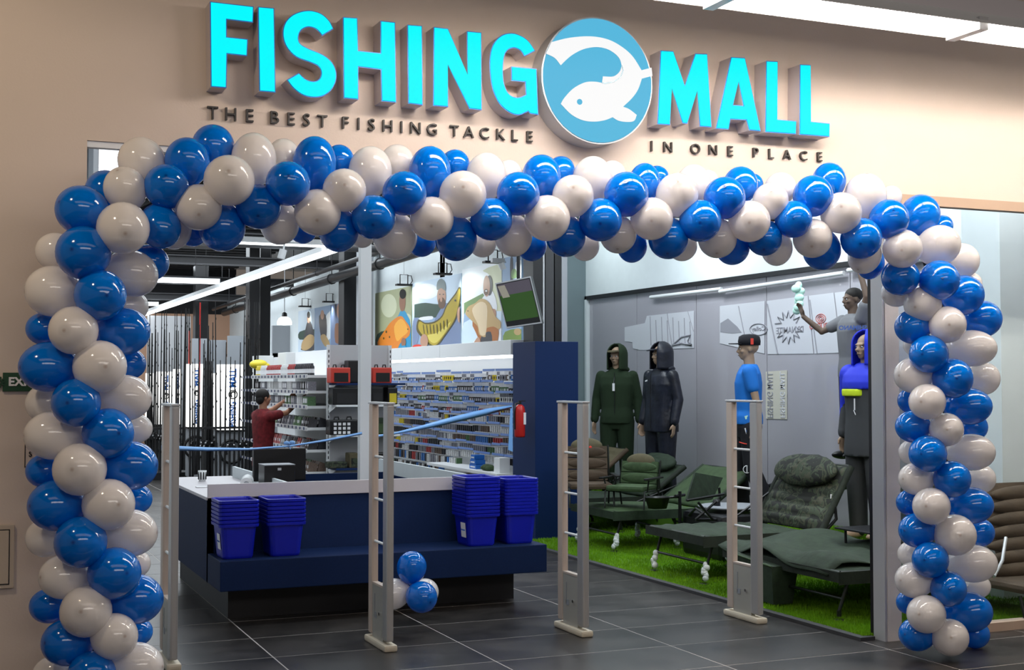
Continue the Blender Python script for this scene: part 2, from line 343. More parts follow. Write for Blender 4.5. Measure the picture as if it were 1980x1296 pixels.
# peg wall / poster wall plane
XP = 5.8
struct(MB().box(XP, XP + .15, 13.0, 30, 0, 3.45, 'coolwall').build('wall_posters'))
struct(MB().box(.0, 6, 29.7, 30, 0, 3.1, 'tanwall').box(.0, 6, 30, 30.2, 0, 4.3, 'ceil').box(-.3, -.1, FY + .22, 30, 0, 4.3, 'white').build('wall_left'))
# ceilings
cl = MB().box(-.3, 5.9, FY + .22, 30, 4.15, 4.3, 'ceil').box(5.9, 8.2, FY + .22, 30, 4.15, 4.3, 'white')
struct(cl.build('ceiling'))
cs = MB()
for k in range(46):
    y = 7.2 + k * .5; cs.box(-.3, 5.8, y, y + .22, 4.08, 4.15, 'ceil')
o = cs.build('ceiling_ribs', bpy.data.objects['ceiling']); o['kind'] = 'stuff'
struct(MB().box(-6, 12, -6, FY, 5.9, 6.0, 'ceil').build('ceiling_hall'))
# steel beams, pipes and ducts in the shop ceiling
def beam(y, z, h, name='ceiling_beam', lab=''):
    return tag(MB().box(-.2, 5.7, y - .07, y + .07, z + h - .02, z + h, 'dark').box(-.2, 5.7, y - .07, y + .07, z, z + .02, 'duct').box(-.2, 5.7, y - .01, y + .01, z, z + h, 'dark').build(name, loc=(2.7, y, z)), lab, 'beam', 'steel beams under the dark shop ceiling')
for n_, (y, z) in enumerate(((12.2, 3.52), (14.6, 3.45), (17.2, 3.4), (20.0, 3.35), (23.4, 3.3), (26.5, 3.2))):
    beam(y, z, .14, lab='dark steel ceiling beam crossing the shop, %s from the entrance' % ORD[n_ + 1])
def pipe(name, pts, r, lab, cat='pipe', mt='dark', rings=0):
    e = thing(name, pts[0], lab, cat); MB().tube(pts, r, mt, 12).build('pipe_run', e)
    if rings:
        for k in range(rings):
            t = (k + .5) / rings; a = Vector(pts[0]).lerp(Vector(pts[-1]), t); d = (Vector(pts[-1]) - Vector(pts[0])).normalized() * .03
            MB().tube([a - d, a + d], r * 1.18, mt, 12).build('coupling', e)
            MB().tube([a + Vector((0, 0, r)), a + Vector((0, 0, .7))], .008, mt, 6).build('hanger', e)
    return e
pipe('ceiling_pipe', [(5.35, 11.0, 3.27), (5.35, 28, 3.05)], .07, 'thick black pipe running into the shop above the posters', rings=7)
pipe('ceiling_pipe', [(5.12, 11.0, 3.36), (5.12, 28, 3.12)], .035, 'thin black pipe beside the thick pipe above the posters', rings=5)
pipe('ceiling_pipe', [(4.9, 11.0, 3.62), (4.9, 28, 3.4)], .025, 'thinnest black conduit above the two pipes by the posters', rings=4)
pipe('ceiling_pipe', [(-.1, 16.2, 3.3), (5.6, 16.2, 3.3)], .05, 'dark pipe crossing the shop ceiling left to right', mt='duct')
e = thing('air_duct', (1.5, 15.6, 3.3), 'gray air duct with white framed grille at the left under the ceiling', 'duct')
MB().box(-.1, 3.0, 15.5, 15.9, 3.18, 3.5, 'duct').build('duct_body', e)
gr = MB().box(1.2, 2.45, 15.46, 15.5, 3.2, 3.45, 'lgray'); gr.build('grille_frame', e)
for k in range(7): MB().box(1.25, 2.4, 15.44, 15.47, 3.225 + k * .03, 3.237 + k * .03, 'gray').build('louvre', e)
# LED strip lights of the shop
def led(a, b, w, lab, g_='led strip lights under the shop ceiling'):
    a, b = Vector(a), Vector(b); e = thing('strip_light', (a + b) / 2, lab, 'light', g_)
    d = (b - a).normalized(); s_ = d.cross(Vector((0, 0, 1))); ax = Matrix((d, s_, Vector((0, 0, 1)))).transposed(); L = (b - a).length / 2
    MB().obox((a + b) / 2 + Vector((0, 0, .035)), ax, L, w * .5, .03, 'white').build('housing', e)
    MB().obox((a + b) / 2, ax, L - .01, w * .5, .006, 'lampcool').build('diffuser', e)
    for t in (.1, .5, .9):
        p = a.lerp(b, t); MB().tube([p + Vector((0, 0, .06)), p + Vector((0, 0, 4.1 - p.z))], .004, 'dark', 5).build('suspension_wire', e)
pA = onZ(652, 482, 3.0); pB = onZ(282, 616, 3.0)
led((pA.x, pA.y, 3.0), (pA.x, 29, 3.0), .15, 'long bright led strip running into the depth of the shop')
for x, y, lab in ((560, 474, 'nearest crossing led strip, just below the balloons'), (380, 547, 'second crossing led strip, behind the left white balloon'), (310, 591, 'third crossing led strip, farthest from the entrance')):
    p = onZ(x, y, 3.05); led((.2, p.y, 3.05), (pA.x - .1 if lab[0] != 'n' else pA.x, p.y, 3.05), .12, lab)
wp0 = onY(192, 330, 12.0); wp1 = onY(262, 283, 12.0)
e = thing('ceiling_light', (wp0.x, 12, wp0.z), 'bright white rectangular light panel seen above the left corner of the arch', 'light')
MB().box(wp0.x, wp1.x, 12.01, 12.06, wp0.z, wp1.z, 'whitepanel').build('panel', e)
MB().box(wp0.x - .06, wp0.x - .01, 12, 12.07, wp0.z - .3, wp1.z + .05, 'lgray').box(wp0.x - .1, wp0.x - .06, 11.9, 12.1, 0.0, 4.15, 'gray').build('frame', e)

# ------------------------------------------------------------------ hall strip light over the facade (two parallel tubes in a white channel)
def hall_strip(y, zl_, lab):
    e = thing('strip_light', (4, y, zl_), lab, 'light', 'fluorescent strip lights of the hall')
    MB().box(1.9, 9.8, y - .035, y + .035, zl_ + .10, zl_ + .24, 'offwhite').build('housing', e)
    rf = MB()
    for s_ in (-1, 1): rf.prism([Vector((1.9, y + s_ * .03, zl_ + .14)), Vector((9.8, y + s_ * .03, zl_ + .14)), Vector((9.8, y + s_ * .16, zl_ + .045)), Vector((1.9, y + s_ * .16, zl_ + .045))], Vector((0, 0, .004)), 'white')
    rf.build('reflector', e)['kind'] = 'stuff'
    for k in range(2, 7):
        x0 = 5.05 + (k - 4) * 1.55
        for s_ in (-1, 1): MB().tube([(x0 + .04, y + s_ * .085, zl_ + .05), (x0 + 1.49, y + s_ * .085, zl_ + .05)], .02, 'lamp', 8).build('tube', e)
        MB().box(x0 - .025, x0 + .035, y - .13, y + .13, zl_ + .02, zl_ + .09, 'lgray').build('lamp_holder', e)
        MB().tube([(x0, y, zl_ + .24), (x0, y, 5.9)], .005, 'lgray', 5).build('suspension_wire', e)
    return e
HY = 5.55
hz = onY(1980, 90, HY).z
hall_strip(HY, hz, 'white twin tube light strip hanging in front of the facade, top right')

# reflections painted on the glass: mirrored banners as pale sheets, led line as bars
def glass_or_reflection(name, pts, lab, mt='filmwhite'):  # reflections of banners and light boxes, painted as flat sheets
    e = thing(name, onX(*pts[0], XW + .015), lab, 'window film', 'printed films on the gray glass')
    MB().prism([onX(x, y, XW + .016) for x, y in pts], Vector((-.002, 0, 0)), mt).build('film_sheet', e); return e
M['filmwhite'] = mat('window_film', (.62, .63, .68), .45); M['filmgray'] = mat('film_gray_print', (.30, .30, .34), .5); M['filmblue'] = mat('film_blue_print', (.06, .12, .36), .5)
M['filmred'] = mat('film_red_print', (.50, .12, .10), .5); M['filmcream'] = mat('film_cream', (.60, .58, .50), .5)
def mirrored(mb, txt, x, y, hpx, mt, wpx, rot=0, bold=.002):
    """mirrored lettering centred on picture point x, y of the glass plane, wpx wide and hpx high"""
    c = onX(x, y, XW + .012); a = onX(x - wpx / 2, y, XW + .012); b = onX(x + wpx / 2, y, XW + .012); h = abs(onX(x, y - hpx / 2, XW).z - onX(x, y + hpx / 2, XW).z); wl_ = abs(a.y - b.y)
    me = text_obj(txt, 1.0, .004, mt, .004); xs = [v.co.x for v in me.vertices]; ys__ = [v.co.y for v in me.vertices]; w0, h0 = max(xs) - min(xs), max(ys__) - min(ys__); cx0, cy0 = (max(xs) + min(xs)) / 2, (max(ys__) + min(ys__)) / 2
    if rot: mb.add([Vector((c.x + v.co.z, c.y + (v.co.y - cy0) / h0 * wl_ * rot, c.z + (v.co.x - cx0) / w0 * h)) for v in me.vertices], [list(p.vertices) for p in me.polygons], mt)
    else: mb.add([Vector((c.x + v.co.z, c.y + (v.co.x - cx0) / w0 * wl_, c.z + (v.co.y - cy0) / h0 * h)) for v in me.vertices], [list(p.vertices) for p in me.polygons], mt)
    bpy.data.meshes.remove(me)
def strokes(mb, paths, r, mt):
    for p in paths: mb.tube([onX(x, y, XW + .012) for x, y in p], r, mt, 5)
e = glass_or_reflection('window_film', [(1208, 633), (1247, 625), (1251, 611), (1342, 601), (1342, 673), (1238, 677), (1224, 674), (1223, 662), (1208, 660)], 'pale printed film with a leaping fish and rods, left of the blue shirt mannequin')
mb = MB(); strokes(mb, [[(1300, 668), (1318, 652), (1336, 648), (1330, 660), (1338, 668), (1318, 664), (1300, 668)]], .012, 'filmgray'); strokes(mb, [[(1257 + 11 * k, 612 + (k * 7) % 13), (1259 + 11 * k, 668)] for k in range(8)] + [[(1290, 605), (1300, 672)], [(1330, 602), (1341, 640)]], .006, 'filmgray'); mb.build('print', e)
e = glass_or_reflection('window_film', [(1392, 592), (1479, 582), (1478, 684), (1392, 664)], 'pale printed film with a fish and an oval scribble, right above the black cap')
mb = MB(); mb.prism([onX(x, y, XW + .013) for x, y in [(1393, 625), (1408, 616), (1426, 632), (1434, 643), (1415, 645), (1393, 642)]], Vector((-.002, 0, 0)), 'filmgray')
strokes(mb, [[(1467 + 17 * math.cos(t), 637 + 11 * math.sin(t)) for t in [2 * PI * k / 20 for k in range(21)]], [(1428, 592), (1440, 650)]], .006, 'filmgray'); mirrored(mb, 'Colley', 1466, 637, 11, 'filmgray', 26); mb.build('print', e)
e = glass_or_reflection('window_film', [(1483, 582), (1562, 572), (1573, 684), (1484, 685)], 'pale printed film with a mirrored starburst and gray brand lettering')
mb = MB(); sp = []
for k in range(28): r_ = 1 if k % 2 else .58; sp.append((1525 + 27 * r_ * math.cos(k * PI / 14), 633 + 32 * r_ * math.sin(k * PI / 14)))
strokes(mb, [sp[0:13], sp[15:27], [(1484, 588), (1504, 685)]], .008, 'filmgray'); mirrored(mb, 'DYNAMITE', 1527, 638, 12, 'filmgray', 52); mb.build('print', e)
e = glass_or_reflection('window_film', [(1564, 572), (1612, 566), (1626, 682), (1575, 684)], 'pale printed film with red mirrored lettering and a ringed target, behind the wiping person')
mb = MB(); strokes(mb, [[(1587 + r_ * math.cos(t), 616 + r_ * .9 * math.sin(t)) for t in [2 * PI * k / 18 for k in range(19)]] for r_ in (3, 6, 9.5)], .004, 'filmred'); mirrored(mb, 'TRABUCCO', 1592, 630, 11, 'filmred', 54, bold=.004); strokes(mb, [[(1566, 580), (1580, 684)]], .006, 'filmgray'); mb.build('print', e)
e = glass_or_reflection('window_film', [(1614, 566), (1700, 556), (1700, 681), (1628, 682)], 'pale printed film with dark blue mirrored lettering, rightmost above the blue hood')
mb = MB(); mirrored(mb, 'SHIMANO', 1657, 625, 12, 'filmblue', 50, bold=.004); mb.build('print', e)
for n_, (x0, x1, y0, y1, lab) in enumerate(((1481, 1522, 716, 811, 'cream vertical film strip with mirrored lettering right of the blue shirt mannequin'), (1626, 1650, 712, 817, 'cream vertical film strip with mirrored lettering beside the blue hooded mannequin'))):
    e = glass_or_reflection('film_strip', [(x0, y0 + 3), (x1, y0), (x1, y1), (x0, y1 - 1)], lab, 'filmcream'); mb = MB()
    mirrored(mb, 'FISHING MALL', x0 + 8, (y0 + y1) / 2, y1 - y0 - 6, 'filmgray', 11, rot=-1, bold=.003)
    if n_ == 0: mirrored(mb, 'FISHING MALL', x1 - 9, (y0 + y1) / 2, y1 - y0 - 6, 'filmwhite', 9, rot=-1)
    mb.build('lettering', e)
for n_, pts in enumerate((((1258, 575), (1395, 559)), ((1392, 564), (1632, 528)), ((1640, 523), (1935, 478)))):  # reflection of the led strip, put in as white bars
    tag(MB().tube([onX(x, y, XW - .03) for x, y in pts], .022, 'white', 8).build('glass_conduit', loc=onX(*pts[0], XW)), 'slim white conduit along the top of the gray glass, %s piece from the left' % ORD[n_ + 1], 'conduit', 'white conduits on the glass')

# ================================================================== SIGN
SY = FY - .12
def R1(z): return (z[0] / 2.9455, z[1] / 2.9455)
def R2(z): return (660 + z[0] / 2.9455, z[1] / 2.9455)
def R3(z): return (1320 + z[0] / 2.9455, z[1] / 2.9455)
def conv(f, pts): return [(*f(p), 'c') if len(p) > 2 else f(p) for p in pts]
def C_(pts): return [(*p, 'c') for p in pts]
LET = [
 ('F', 'letter F at the left end of the lit sign', C_([R1(p) for p in [(1195, 8), (1445, 37), (1442, 130), (1292, 112), (1292, 210), (1412, 223), (1408, 320), (1294, 308), (1290, 502), (1200, 495)]]), None),
 ('I', 'letter I right beside the F of the lit sign', C_([R1(p) for p in [(1468, 38), (1562, 46), (1570, 528), (1476, 520)]]), None),
 ('S', 'curved letter S between two straight letters of the lit sign', conv(R1, [(1900, 165, 'c'), (1835, 205, 'c'), (1800, 168), (1755, 155), (1715, 175), (1700, 215), (1712, 250), (1760, 278), (1840, 312), (1895, 360), (1917, 425), (1903, 490), (1860, 538), (1800, 556), (1730, 545), (1672, 505), (1632, 455, 'c'), (1702, 415, 'c'), (1740, 450), (1785, 463), (1818, 448), (1828, 412), (1810, 378), (1765, 356), (1685, 325), (1632, 270), (1610, 205), (1618, 140), (1655, 92), (1710, 66), (1770, 60), (1830, 78), (1875, 118)]), None),
 ('H', 'letter H of the lit sign above the word best', C_([R2(p) for p in [(8, 97), (92, 102), (97, 288), (222, 302), (222, 118), (307, 127), (313, 585), (228, 577), (224, 398), (98, 382), (98, 568), (12, 560)]]), None),
 ('I', 'letter I between the H and the N of the lit sign', C_([R2(p) for p in [(375, 140), (460, 147), (464, 600), (380, 590)]]), None),
 ('N', 'letter N of the lit sign', C_([R2(p) for p in [(525, 153), (608, 163), (718, 423), (714, 177), (798, 185), (800, 628), (728, 620), (607, 372), (609, 610), (522, 603)]]), None),
 ('G', 'letter G just left of the round fish emblem', conv(R2, [(1105, 290, 'c'), (1042, 322, 'c'), (1020, 290), (985, 274), (950, 285), (928, 322), (921, 400), (926, 470), (945, 522), (977, 550), (1015, 554), (1050, 538, 'c'), (1046, 468, 'c'), (968, 460, 'c'), (967, 378, 'c'), (1112, 392, 'c'), (1122, 655, 'c'), (1075, 648, 'c'), (1064, 636, 'c'), (1010, 656), (955, 640), (900, 592), (865, 522), (848, 440), (844, 340), (858, 265), (895, 213), (945, 190), (1000, 194), (1060, 228)]), None),
 ('M', 'letter M just right of the round fish emblem', C_([(1277, 97.5), (1302, 99), (1324, 165), (1344, 103.6), (1367.5, 104.3), (1376, 246.4), (1353, 244.6), (1348, 176), (1329, 239.5), (1319.5, 238.5), (1299, 172), (1295.6, 242), (1271, 240.3)]), None),
 ('A', 'letter A with its triangular hole in the lit sign', C_([R3(p) for p in [(275, 325), (355, 330), (445, 748), (378, 742), (362, 685), (272, 680), (262, 738), (188, 733)]]), [R3(p) for p in [(318, 468), (345, 602), (288, 597)]]),
 ('L', 'first of the two letters L of the lit sign', C_([R3(p) for p in [(475, 347), (542, 350), (540, 680), (648, 690), (645, 765), (470, 753)]]), None),
 ('L', 'last letter L at the right end of the lit sign', C_([R3(p) for p in [(667, 367), (730, 370), (732, 692), (838, 703), (836, 780), (665, 767)]]), None),
]
for ch, lab, pts, hole in LET:
    o2 = smooth_outline(pts, 4); P = [onY(p[0], p[1], SY) for p in o2]; H = [[onY(p[0], p[1], SY) for p in hole]] if hole else None
    c = sum(P, Vector()) / len(P); e = thing('sign_letter', (c.x, FY, min(p.z for p in P)), 'big glowing cyan ' + lab, 'sign letter', 'lit letters of the shop sign')
    MB().prism(P, Vector((0, .12, 0)), 'trimblue', 'can', H).build('letter_return', e)
    # lit face: outline pulled in a little, standing 3 mm proud
    area = sum(P[i].x * P[(i + 1) % len(P)].z - P[(i + 1) % len(P)].x * P[i].z for i in range(len(P))); sg = 1 if area > 0 else -1
    def inset(L, d, sg):
        n = len(L); out = []
        for i in range(n):
            a = (L[i] - L[i - 1]).normalized(); b = (L[(i + 1) % n] - L[i]).normalized()
            na = Vector((-a.z, 0, a.x)) * sg; nb = Vector((-b.z, 0, b.x)) * sg; q = na + nb
            k = max(q.length_squared / 2, .35); out.append(L[i] + q * (d / k))
        return out
    Hi = None
    if H:
        ah = sum(H[0][i].x * H[0][(i + 1) % 3].z - H[0][(i + 1) % 3].x * H[0][i].z for i in range(3)); Hi = [inset(H[0], -.005, 1 if ah > 0 else -1)]
        Hi = [[p - Vector((0, .004, 0)) for p in Hi[0]]]
    MB().prism([p - Vector((0, .004, 0)) for p in inset(P, .005, sg)], Vector((0, .003, 0)), 'cyan', None, Hi).build('lit_face', e)
# round emblem
ec = onY(1156, 156, SY - .02); er = (onY(1263, 160, SY - .02).x - onY(1049, 150, SY - .02).x) / 2; ez = (onY(1156, 34, SY - .02).z - onY(1156, 279, SY - .02).z) / 2
e = thing('round_sign', (ec.x, FY, ec.z - ez), 'round light blue lit emblem with a white curled fish in the middle of the sign', 'sign')
def ring(y, k, n=64): return [Vector((ec.x + er * k * math.cos(2 * PI * i / n), y, ec.z + ez * k * math.sin(2 * PI * i / n))) for i in range(n)]
MB().prism(ring(SY - .02, 1), Vector((0, .14, 0)), 'lgray', 'lgray').build('rim', e)
MB().prism(ring(SY - .026, .975), Vector((0, .005, 0)), 'discblue').build('lit_disc', e)
FISH = conv(R2, [(1195, 240, 'c'), (1300, 215), (1420, 207), (1520, 225), (1600, 268), (1660, 322), (1710, 400, 'c'), (1767, 385, 'c'), (1772, 432, 'c'), (1712, 448, 'c'), (1690, 510), (1655, 560), (1605, 608, 'c'), (1640, 622), (1683, 655, 'c'), (1668, 688), (1630, 695), (1580, 688), (1545, 668, 'c'), (1500, 685), (1440, 693), (1375, 685), (1310, 652), (1250, 592, 'c'), (1270, 558), (1320, 505), (1385, 470), (1440, 465), (1485, 472, 'c'), (1490, 435, 'c'), (1550, 435), (1585, 408), (1597, 372, 'c'), (1585, 335), (1555, 303), (1510, 278), (1450, 268), (1380, 280), (1320, 310), (1280, 342), (1250, 372, 'c'), (1215, 330), (1165, 305, 'c')])
fp = [onY(p[0], p[1], SY - .03) for p in smooth_outline(FISH, 4)]
MB().prism(fp, Vector((0, .003, 0)), 'fishwhite', 'fishline').build('fish', e)
q = onY(*R2((1358, 580)), SY - .034); MB().tube([q, q + Vector((0, .003, 0))], .016, 'discblue', 20).build('fish_eye', e)
ln = [onY(*R2(p), SY - .033) for p in [(1597, 372), (1605, 400), (1590, 440), (1550, 466), (1500, 475), (1485, 472)]]
MB().tube(ln, .0035, 'fishline', 5).build('fin_line', e)
# tagline letters
TG = [('T', 411), ('H', 446), ('E', 482), ('B', 530), ('E', 562), ('S', 592), ('T', 623), ('F', 667), ('I', 693), ('S', 718), ('H', 749), ('I', 776), ('N', 803), ('G', 835), ('T', 878), ('A', 906), ('C', 936), ('K', 967), ('L', 994), ('E', 1023),
      ('I', 1259.5), ('N', 1291), ('O', 1344), ('N', 1378), ('E', 1411), ('P', 1460), ('L', 1490), ('A', 1521), ('C', 1553), ('E', 1584)]
words = ['the', 'best', 'fishing', 'tackle', 'in', 'one', 'place']; wl = [3, 4, 7, 6, 2, 3, 5]
k = 0
for w_, n_ in zip(words, wl):
    for j in range(n_):
        ch, x = TG[k]; k += 1
        if x < 1100: t = (x - 411) / 612; y = 220 + 45.5 * t; hp = 25.5 - 4.5 * t
        else: t = (x - 1259.5) / 324.5; y = 284 + 20.5 * t; hp = 20.5 - 2.2 * t
        p = onY(x, y, FY - .010); hm = (onY(x, y - hp / 2, FY - .03).z - onY(x, y + hp / 2, FY - .03).z)
        mb = MB(); add_text(mb, ch, hm / .70, .019, 'lettering', frame_mtx((p.x, p.y, p.z), (1, 0, 0), (0, 0, 1)), bold=0)
        tag(mb.build('tagline_letter', loc=(p.x, FY, p.z)), 'small black raised letter %s, %s of the word %s in the tagline' % (ch, ORD[j + 1], w_), 'sign letter', 'raised letters of the tagline')
# exit sign, outlined notice and hatch on the left wall
def wy(x, y, d=0): return onY(x, y, FY - d)
e = thing('exit_sign', wy(30, 738), 'dark green exit sign on the wall left of the balloon column', 'sign')
a, b = wy(5, 757), wy(88, 721)
MB().box(a.x, b.x, FY - .012, FY, a.z, b.z, 'exitg', .002).build('sign_plate', e)
mb = MB(); c = wy(-2, 739); R_ = .026
for k in range(10):
    t = k * PI / 5; mb.prism([Vector((c.x + .008 * math.cos(t - .4), FY - .016, c.z + .008 * math.sin(t - .4))), Vector((c.x + R_ * math.cos(t - .14), FY - .016, c.z + R_ * math.sin(t - .14))), Vector((c.x + R_ * math.cos(t + .14), FY - .016, c.z + R_ * math.sin(t + .14))), Vector((c.x + .008 * math.cos(t + .4), FY - .016, c.z + .008 * math.sin(t + .4)))], Vector((0, .012, 0)), 'exitg')
mb.build('emblem', e)
mb = MB(); c = wy(41, 739, .014); add_text(mb, 'EXIT', .055, .003, 'label', frame_mtx(c, (1, 0, 0), (0, 0, 1)), bold=.002, sx=1.0); mb.build('lettering', e)
e = thing('wall_notice', wy(60, 905), 'thin black outlined notice half hidden behind the left balloon column', 'notice')
a, b = wy(47, 904), wy(140, 838)
MB().box(a.x, b.x, FY - .004, FY, a.z, b.z, 'facade').build('notice_plate', e)
f = MB(); f.box(a.x, a.x + .004, FY - .006, FY - .004, a.z, b.z, 'lettering').box(a.x, b.x, FY - .006, FY - .004, a.z, a.z + .004, 'lettering').box(a.x, b.x, FY - .006, FY - .004, b.z - .004, b.z, 'lettering'); f.build('outline', e)
mb = MB(); add_text(mb, 'S', .034, .002, 'lettering', frame_mtx(wy(59, 879, .006), (1, 0, 0), (0, 0, 1)), bold=.001); mb.build('lettering', e)
e = thing('access_hatch', wy(0, 1142), 'beige framed access hatch low on the wall at the left picture edge', 'hatch')
a, b = wy(-70, 1142), wy(28, 1014)
MB().box(a.x, b.x, FY - .018, FY, a.z, b.z, 'hatch', .003).build('frame', e)
a, b = wy(-62, 1134), wy(19, 1023); MB().box(a.x, b.x, FY - .020, FY - .016, a.z, b.z, 'black').build('gap', e)
a, b = wy(-60, 1132), wy(17, 1025); MB().box(a.x, b.x, FY - .024, FY - .017, a.z, b.z, 'hatch', .002).build('hatch_door', e)

# ================================================================== BALLOONS
AY = 6.2
BL = """w 274 312 43 45 .3|b 362 312 41 44 -.1|b 412 283 39 40 .6|b 205 370 38 38 .6|w 242 365 42 39 -.3|b 322 361 40 42 -.5|b 158 407 49 46 -.3|w 238 441 48 48 -1|b 309 438 38 45 -.4|w 384 401 40 45 -.6|w 335 440 34 42 .5|w 443 349 45 48 -1|b 161 489 51 48 -.8|w 108 487 35 37 .5|b 290 508 33 35 .3|w 255 529 48 43 -.1|b 429 440 43 44 -.1|b 372 445 30 30 .8|b 500 400 38 45 -.5|w 101 563 48 47 0|b 194 571 48 46 -.9|w 252 593 34 30 .6|b 84 636 30 32 .6|w 142 639 47 42 -.9|b 238 641 50 44 -.3|b 93 710 54 46 -.3|w 193 709 51 46 -.9|b 252 704 28 29 .7|b 147 779 46 43 -.9|w 240 770 51 43 -.3|w 90 780 36 38 .6|w 105 842 55 45 -.1|b 209 838 49 44 -.8|w 263 829 27 31 .6|b 86 911 31 34 .5|w 154 908 51 46 -.9|b 250 901 53 46 -.4|b 109 978 53 47 -.3|w 210 976 50 45 -.9|b 265 965 27 28 .7|b 156 1049 49 46 -.9|w 251 1031 51 44 -.3|w 90 1040 36 38 .6|w 125 1116 48 41 -.2|b 221 1109 50 46 -.9|w 262 1090 28 26 .6|b 95 1172 32 36 .5|w 166 1183 49 45 -.9|b 262 1159 51 46 -.4|b 130 1243 49 43 -.3|w 221 1231 45 40 -.9|b 268 1222 25 25 .6|b 177 1306 46 42 -.8|w 263 1290 51 45 -.4|w 103 1305 34 38 .5|b 228 1372 50 44 -.9|w 130 1376 48 44 -.4|w 491 307 41 48 .1|w 548 303 30 36 .8|b 557 355 40 42 -.9|b 608 315 40 49 0|b 656 309 27 29 .8|w 666 368 38 42 -.9|w 614 411 39 47 -.8|w 541 433 36 39 .1|b 586 443 26 28 .8|b 655 446 37 41 -.3|w 700 453 24 26 .7|b 722 420 38 44 -.9|w 716 331 40 46 .1|w 768 313 31 33 .8|b 782 374 40 42 -.95|b 831 333 39 48 0|b 880 318 27 28 .8|w 764 458 41 42 .1|w 835 423 38 43 -.85|b 815 468 27 28 .8|w 895 376 42 45 -.9|b 882 462 39 42 -.3|w 940 340 37 43 .1|w 983 338 26 30 .8|b 950 424 38 41 -.85|w 933 470 26 26 .7|b 1002 375 39 41 -.95|b 1047 341 36 40 0|b 1085 331 26 29 .8|w 993 457 35 38 0|w 1058 422 42 43 -.95|b 1028 475 28 28 .6|w 1108 379 37 40 -.9|b 1094 457 37 39 -.3|w 1146 345 37 41 .1|w 1184 338 25 28 .8|b 1161 425 39 41 -.9|w 1131 475 29 27 .6|b 1211 376 40 42 -.9|b 1246 353 29 36 .1|b 1270 345 23 24 .8|w 1195 454 34 34 -.3|w 1260 423 40 39 -.95|b 1222 475 32 28 .4|w 1309 377 39 43 -.7|w 1341 356 32 37 .2|w 1368 350 20 22 .8|b 1292 461 37 40 -.4|b 1354 427 39 39 -.95|w 1319 475 28 28 .5|b 1401 383 37 40 -.85|b 1432 357 32 33 .1|b 1455 357 20 20 .8|w 1387 461 37 36 -.3|w 1449 428 40 37 -.95|b 1416 478 32 32 .4|w 1490 389 33 36 -.7|w 1509 364 29 30 .3|b 1478 460 33 34 -.4|b 1534 424 35 34 -.9|w 1502 480 33 29 .3|b 1572 379 37 39 -.7|b 1603 350 34 31 .2|w 1571 461 37 36 -.7|w 1626 412 39 37 -.9|b 1589 484 37 35 0|w 1673 379 39 42 -.2|w 1723 380 21 20 .7|b 1665 461 38 39 -.9|b 1719 424 39 34 -.8|b 1779 415 36 38 .1|b 1821 438 23 20 .5|w 1672 495 37 30 -.2|b 1684 512 28 24 .5|w 1745 481 38 36 -.9|w 1815 475 38 37 -.5|w 1858 505 33 33 .2|b 1741 536 37 34 -.5|b 1816 542 39 35 -.95|w 1877 548 22 20 .7|b 1863 571 40 34 -.5|w 1735 565 30 27 .3|w 1784 588 37 34 -.5|b 1900 617 34 34 -.1|w 1832 628 41 34 -.95|b 1765 632 35 32 -.2|w 1770 668 22 20 .6|b 1796 685 42 35 -.8|w 1879 674 45 34 -.4|w 1766 726 38 33 -.1|b 1842 732 40 34 -.95|w 1900 732 32 31 .2|w 1793 777 39 33 -.9|b 1873 786 42 34 -.4|b 1762 775 24 24 .6|b 1765 825 34 30 -.1|w 1830 831 36 31 -.9|b 1883 826 25 25 .4|w 1878 875 43 34 -.4|b 1794 878 40 34 -.85|w 1765 875 26 24 .6|w 1772 926 36 30 -.1|b 1841 927 36 32 -.95|w 1896 926 28 27 .3|b 1760 972 26 24 .4|w 1801 979 39 34 -.9|b 1877 978 41 34 -.4|b 1774 1026 38 32 -.2|w 1847 1035 41 35 -.95|b 1895 1030 27 26 .4|w 1762 1072 24 25 .7|b 1799 1083 38 33 -.85|w 1881 1090 44 35 -.4|w 1768 1122 39 33 -.2|b 1834 1139 39 33 -.95|w 1890 1134 27 22 .4|b 1757 1165 23 22 .4|w 1791 1188 39 35 -.85|b 1873 1184 43 37 -.4|b 1773 1227 37 31 -.3|w 1837 1233 36 34 -.95|b 1885 1232 26 28 .2"""
CL = [(185, 1430), (178, 900), (175, 560), (215, 430), (320, 385), (500, 378), (1000, 405), (1500, 425), (1680, 440), (1780, 490), (1825, 600), (1828, 900), (1832, 1260)]
def nearest(x, y):
    best = None
    for (x0, y0), (x1, y1) in zip(CL[:-1], CL[1:]):
        d = Vector((x1 - x0, y1 - y0)); t = max(0, min(1, (Vector((x - x0, y - y0)).dot(d)) / d.length_squared))
        q = Vector((x0, y0)) + d * t; r = (Vector((x, y)) - q).length
        if best is None or r < best[0]: best = (r, q)
    return best[1]
def balloon_mesh(mt):
    prof = []
    for i in range(1, 21):
        t = PI * i / 20.0                                # 0 crown (+z), PI at the knot
        z = math.cos(t); r = math.sin(t)
        if z < 0: r *= 1 - .10 * z * z; z *= 1.10
        prof.append((max(r, .0), z))
    prof[-1] = (.035, -1.12); prof += [(.03, -1.16), (.07, -1.20), (.075, -1.23), (.02, -1.235)]
    mb = MB(); mb.lathe([(.0005, 1.0)] + prof, mt, n=28); me = mb.mesh('balloon'); return me
BM = {'b': balloon_mesh('blue_latex'), 'w': balloon_mesh('white_latex')}
CN = {'b': 'blue', 'w': 'white'}
items = []
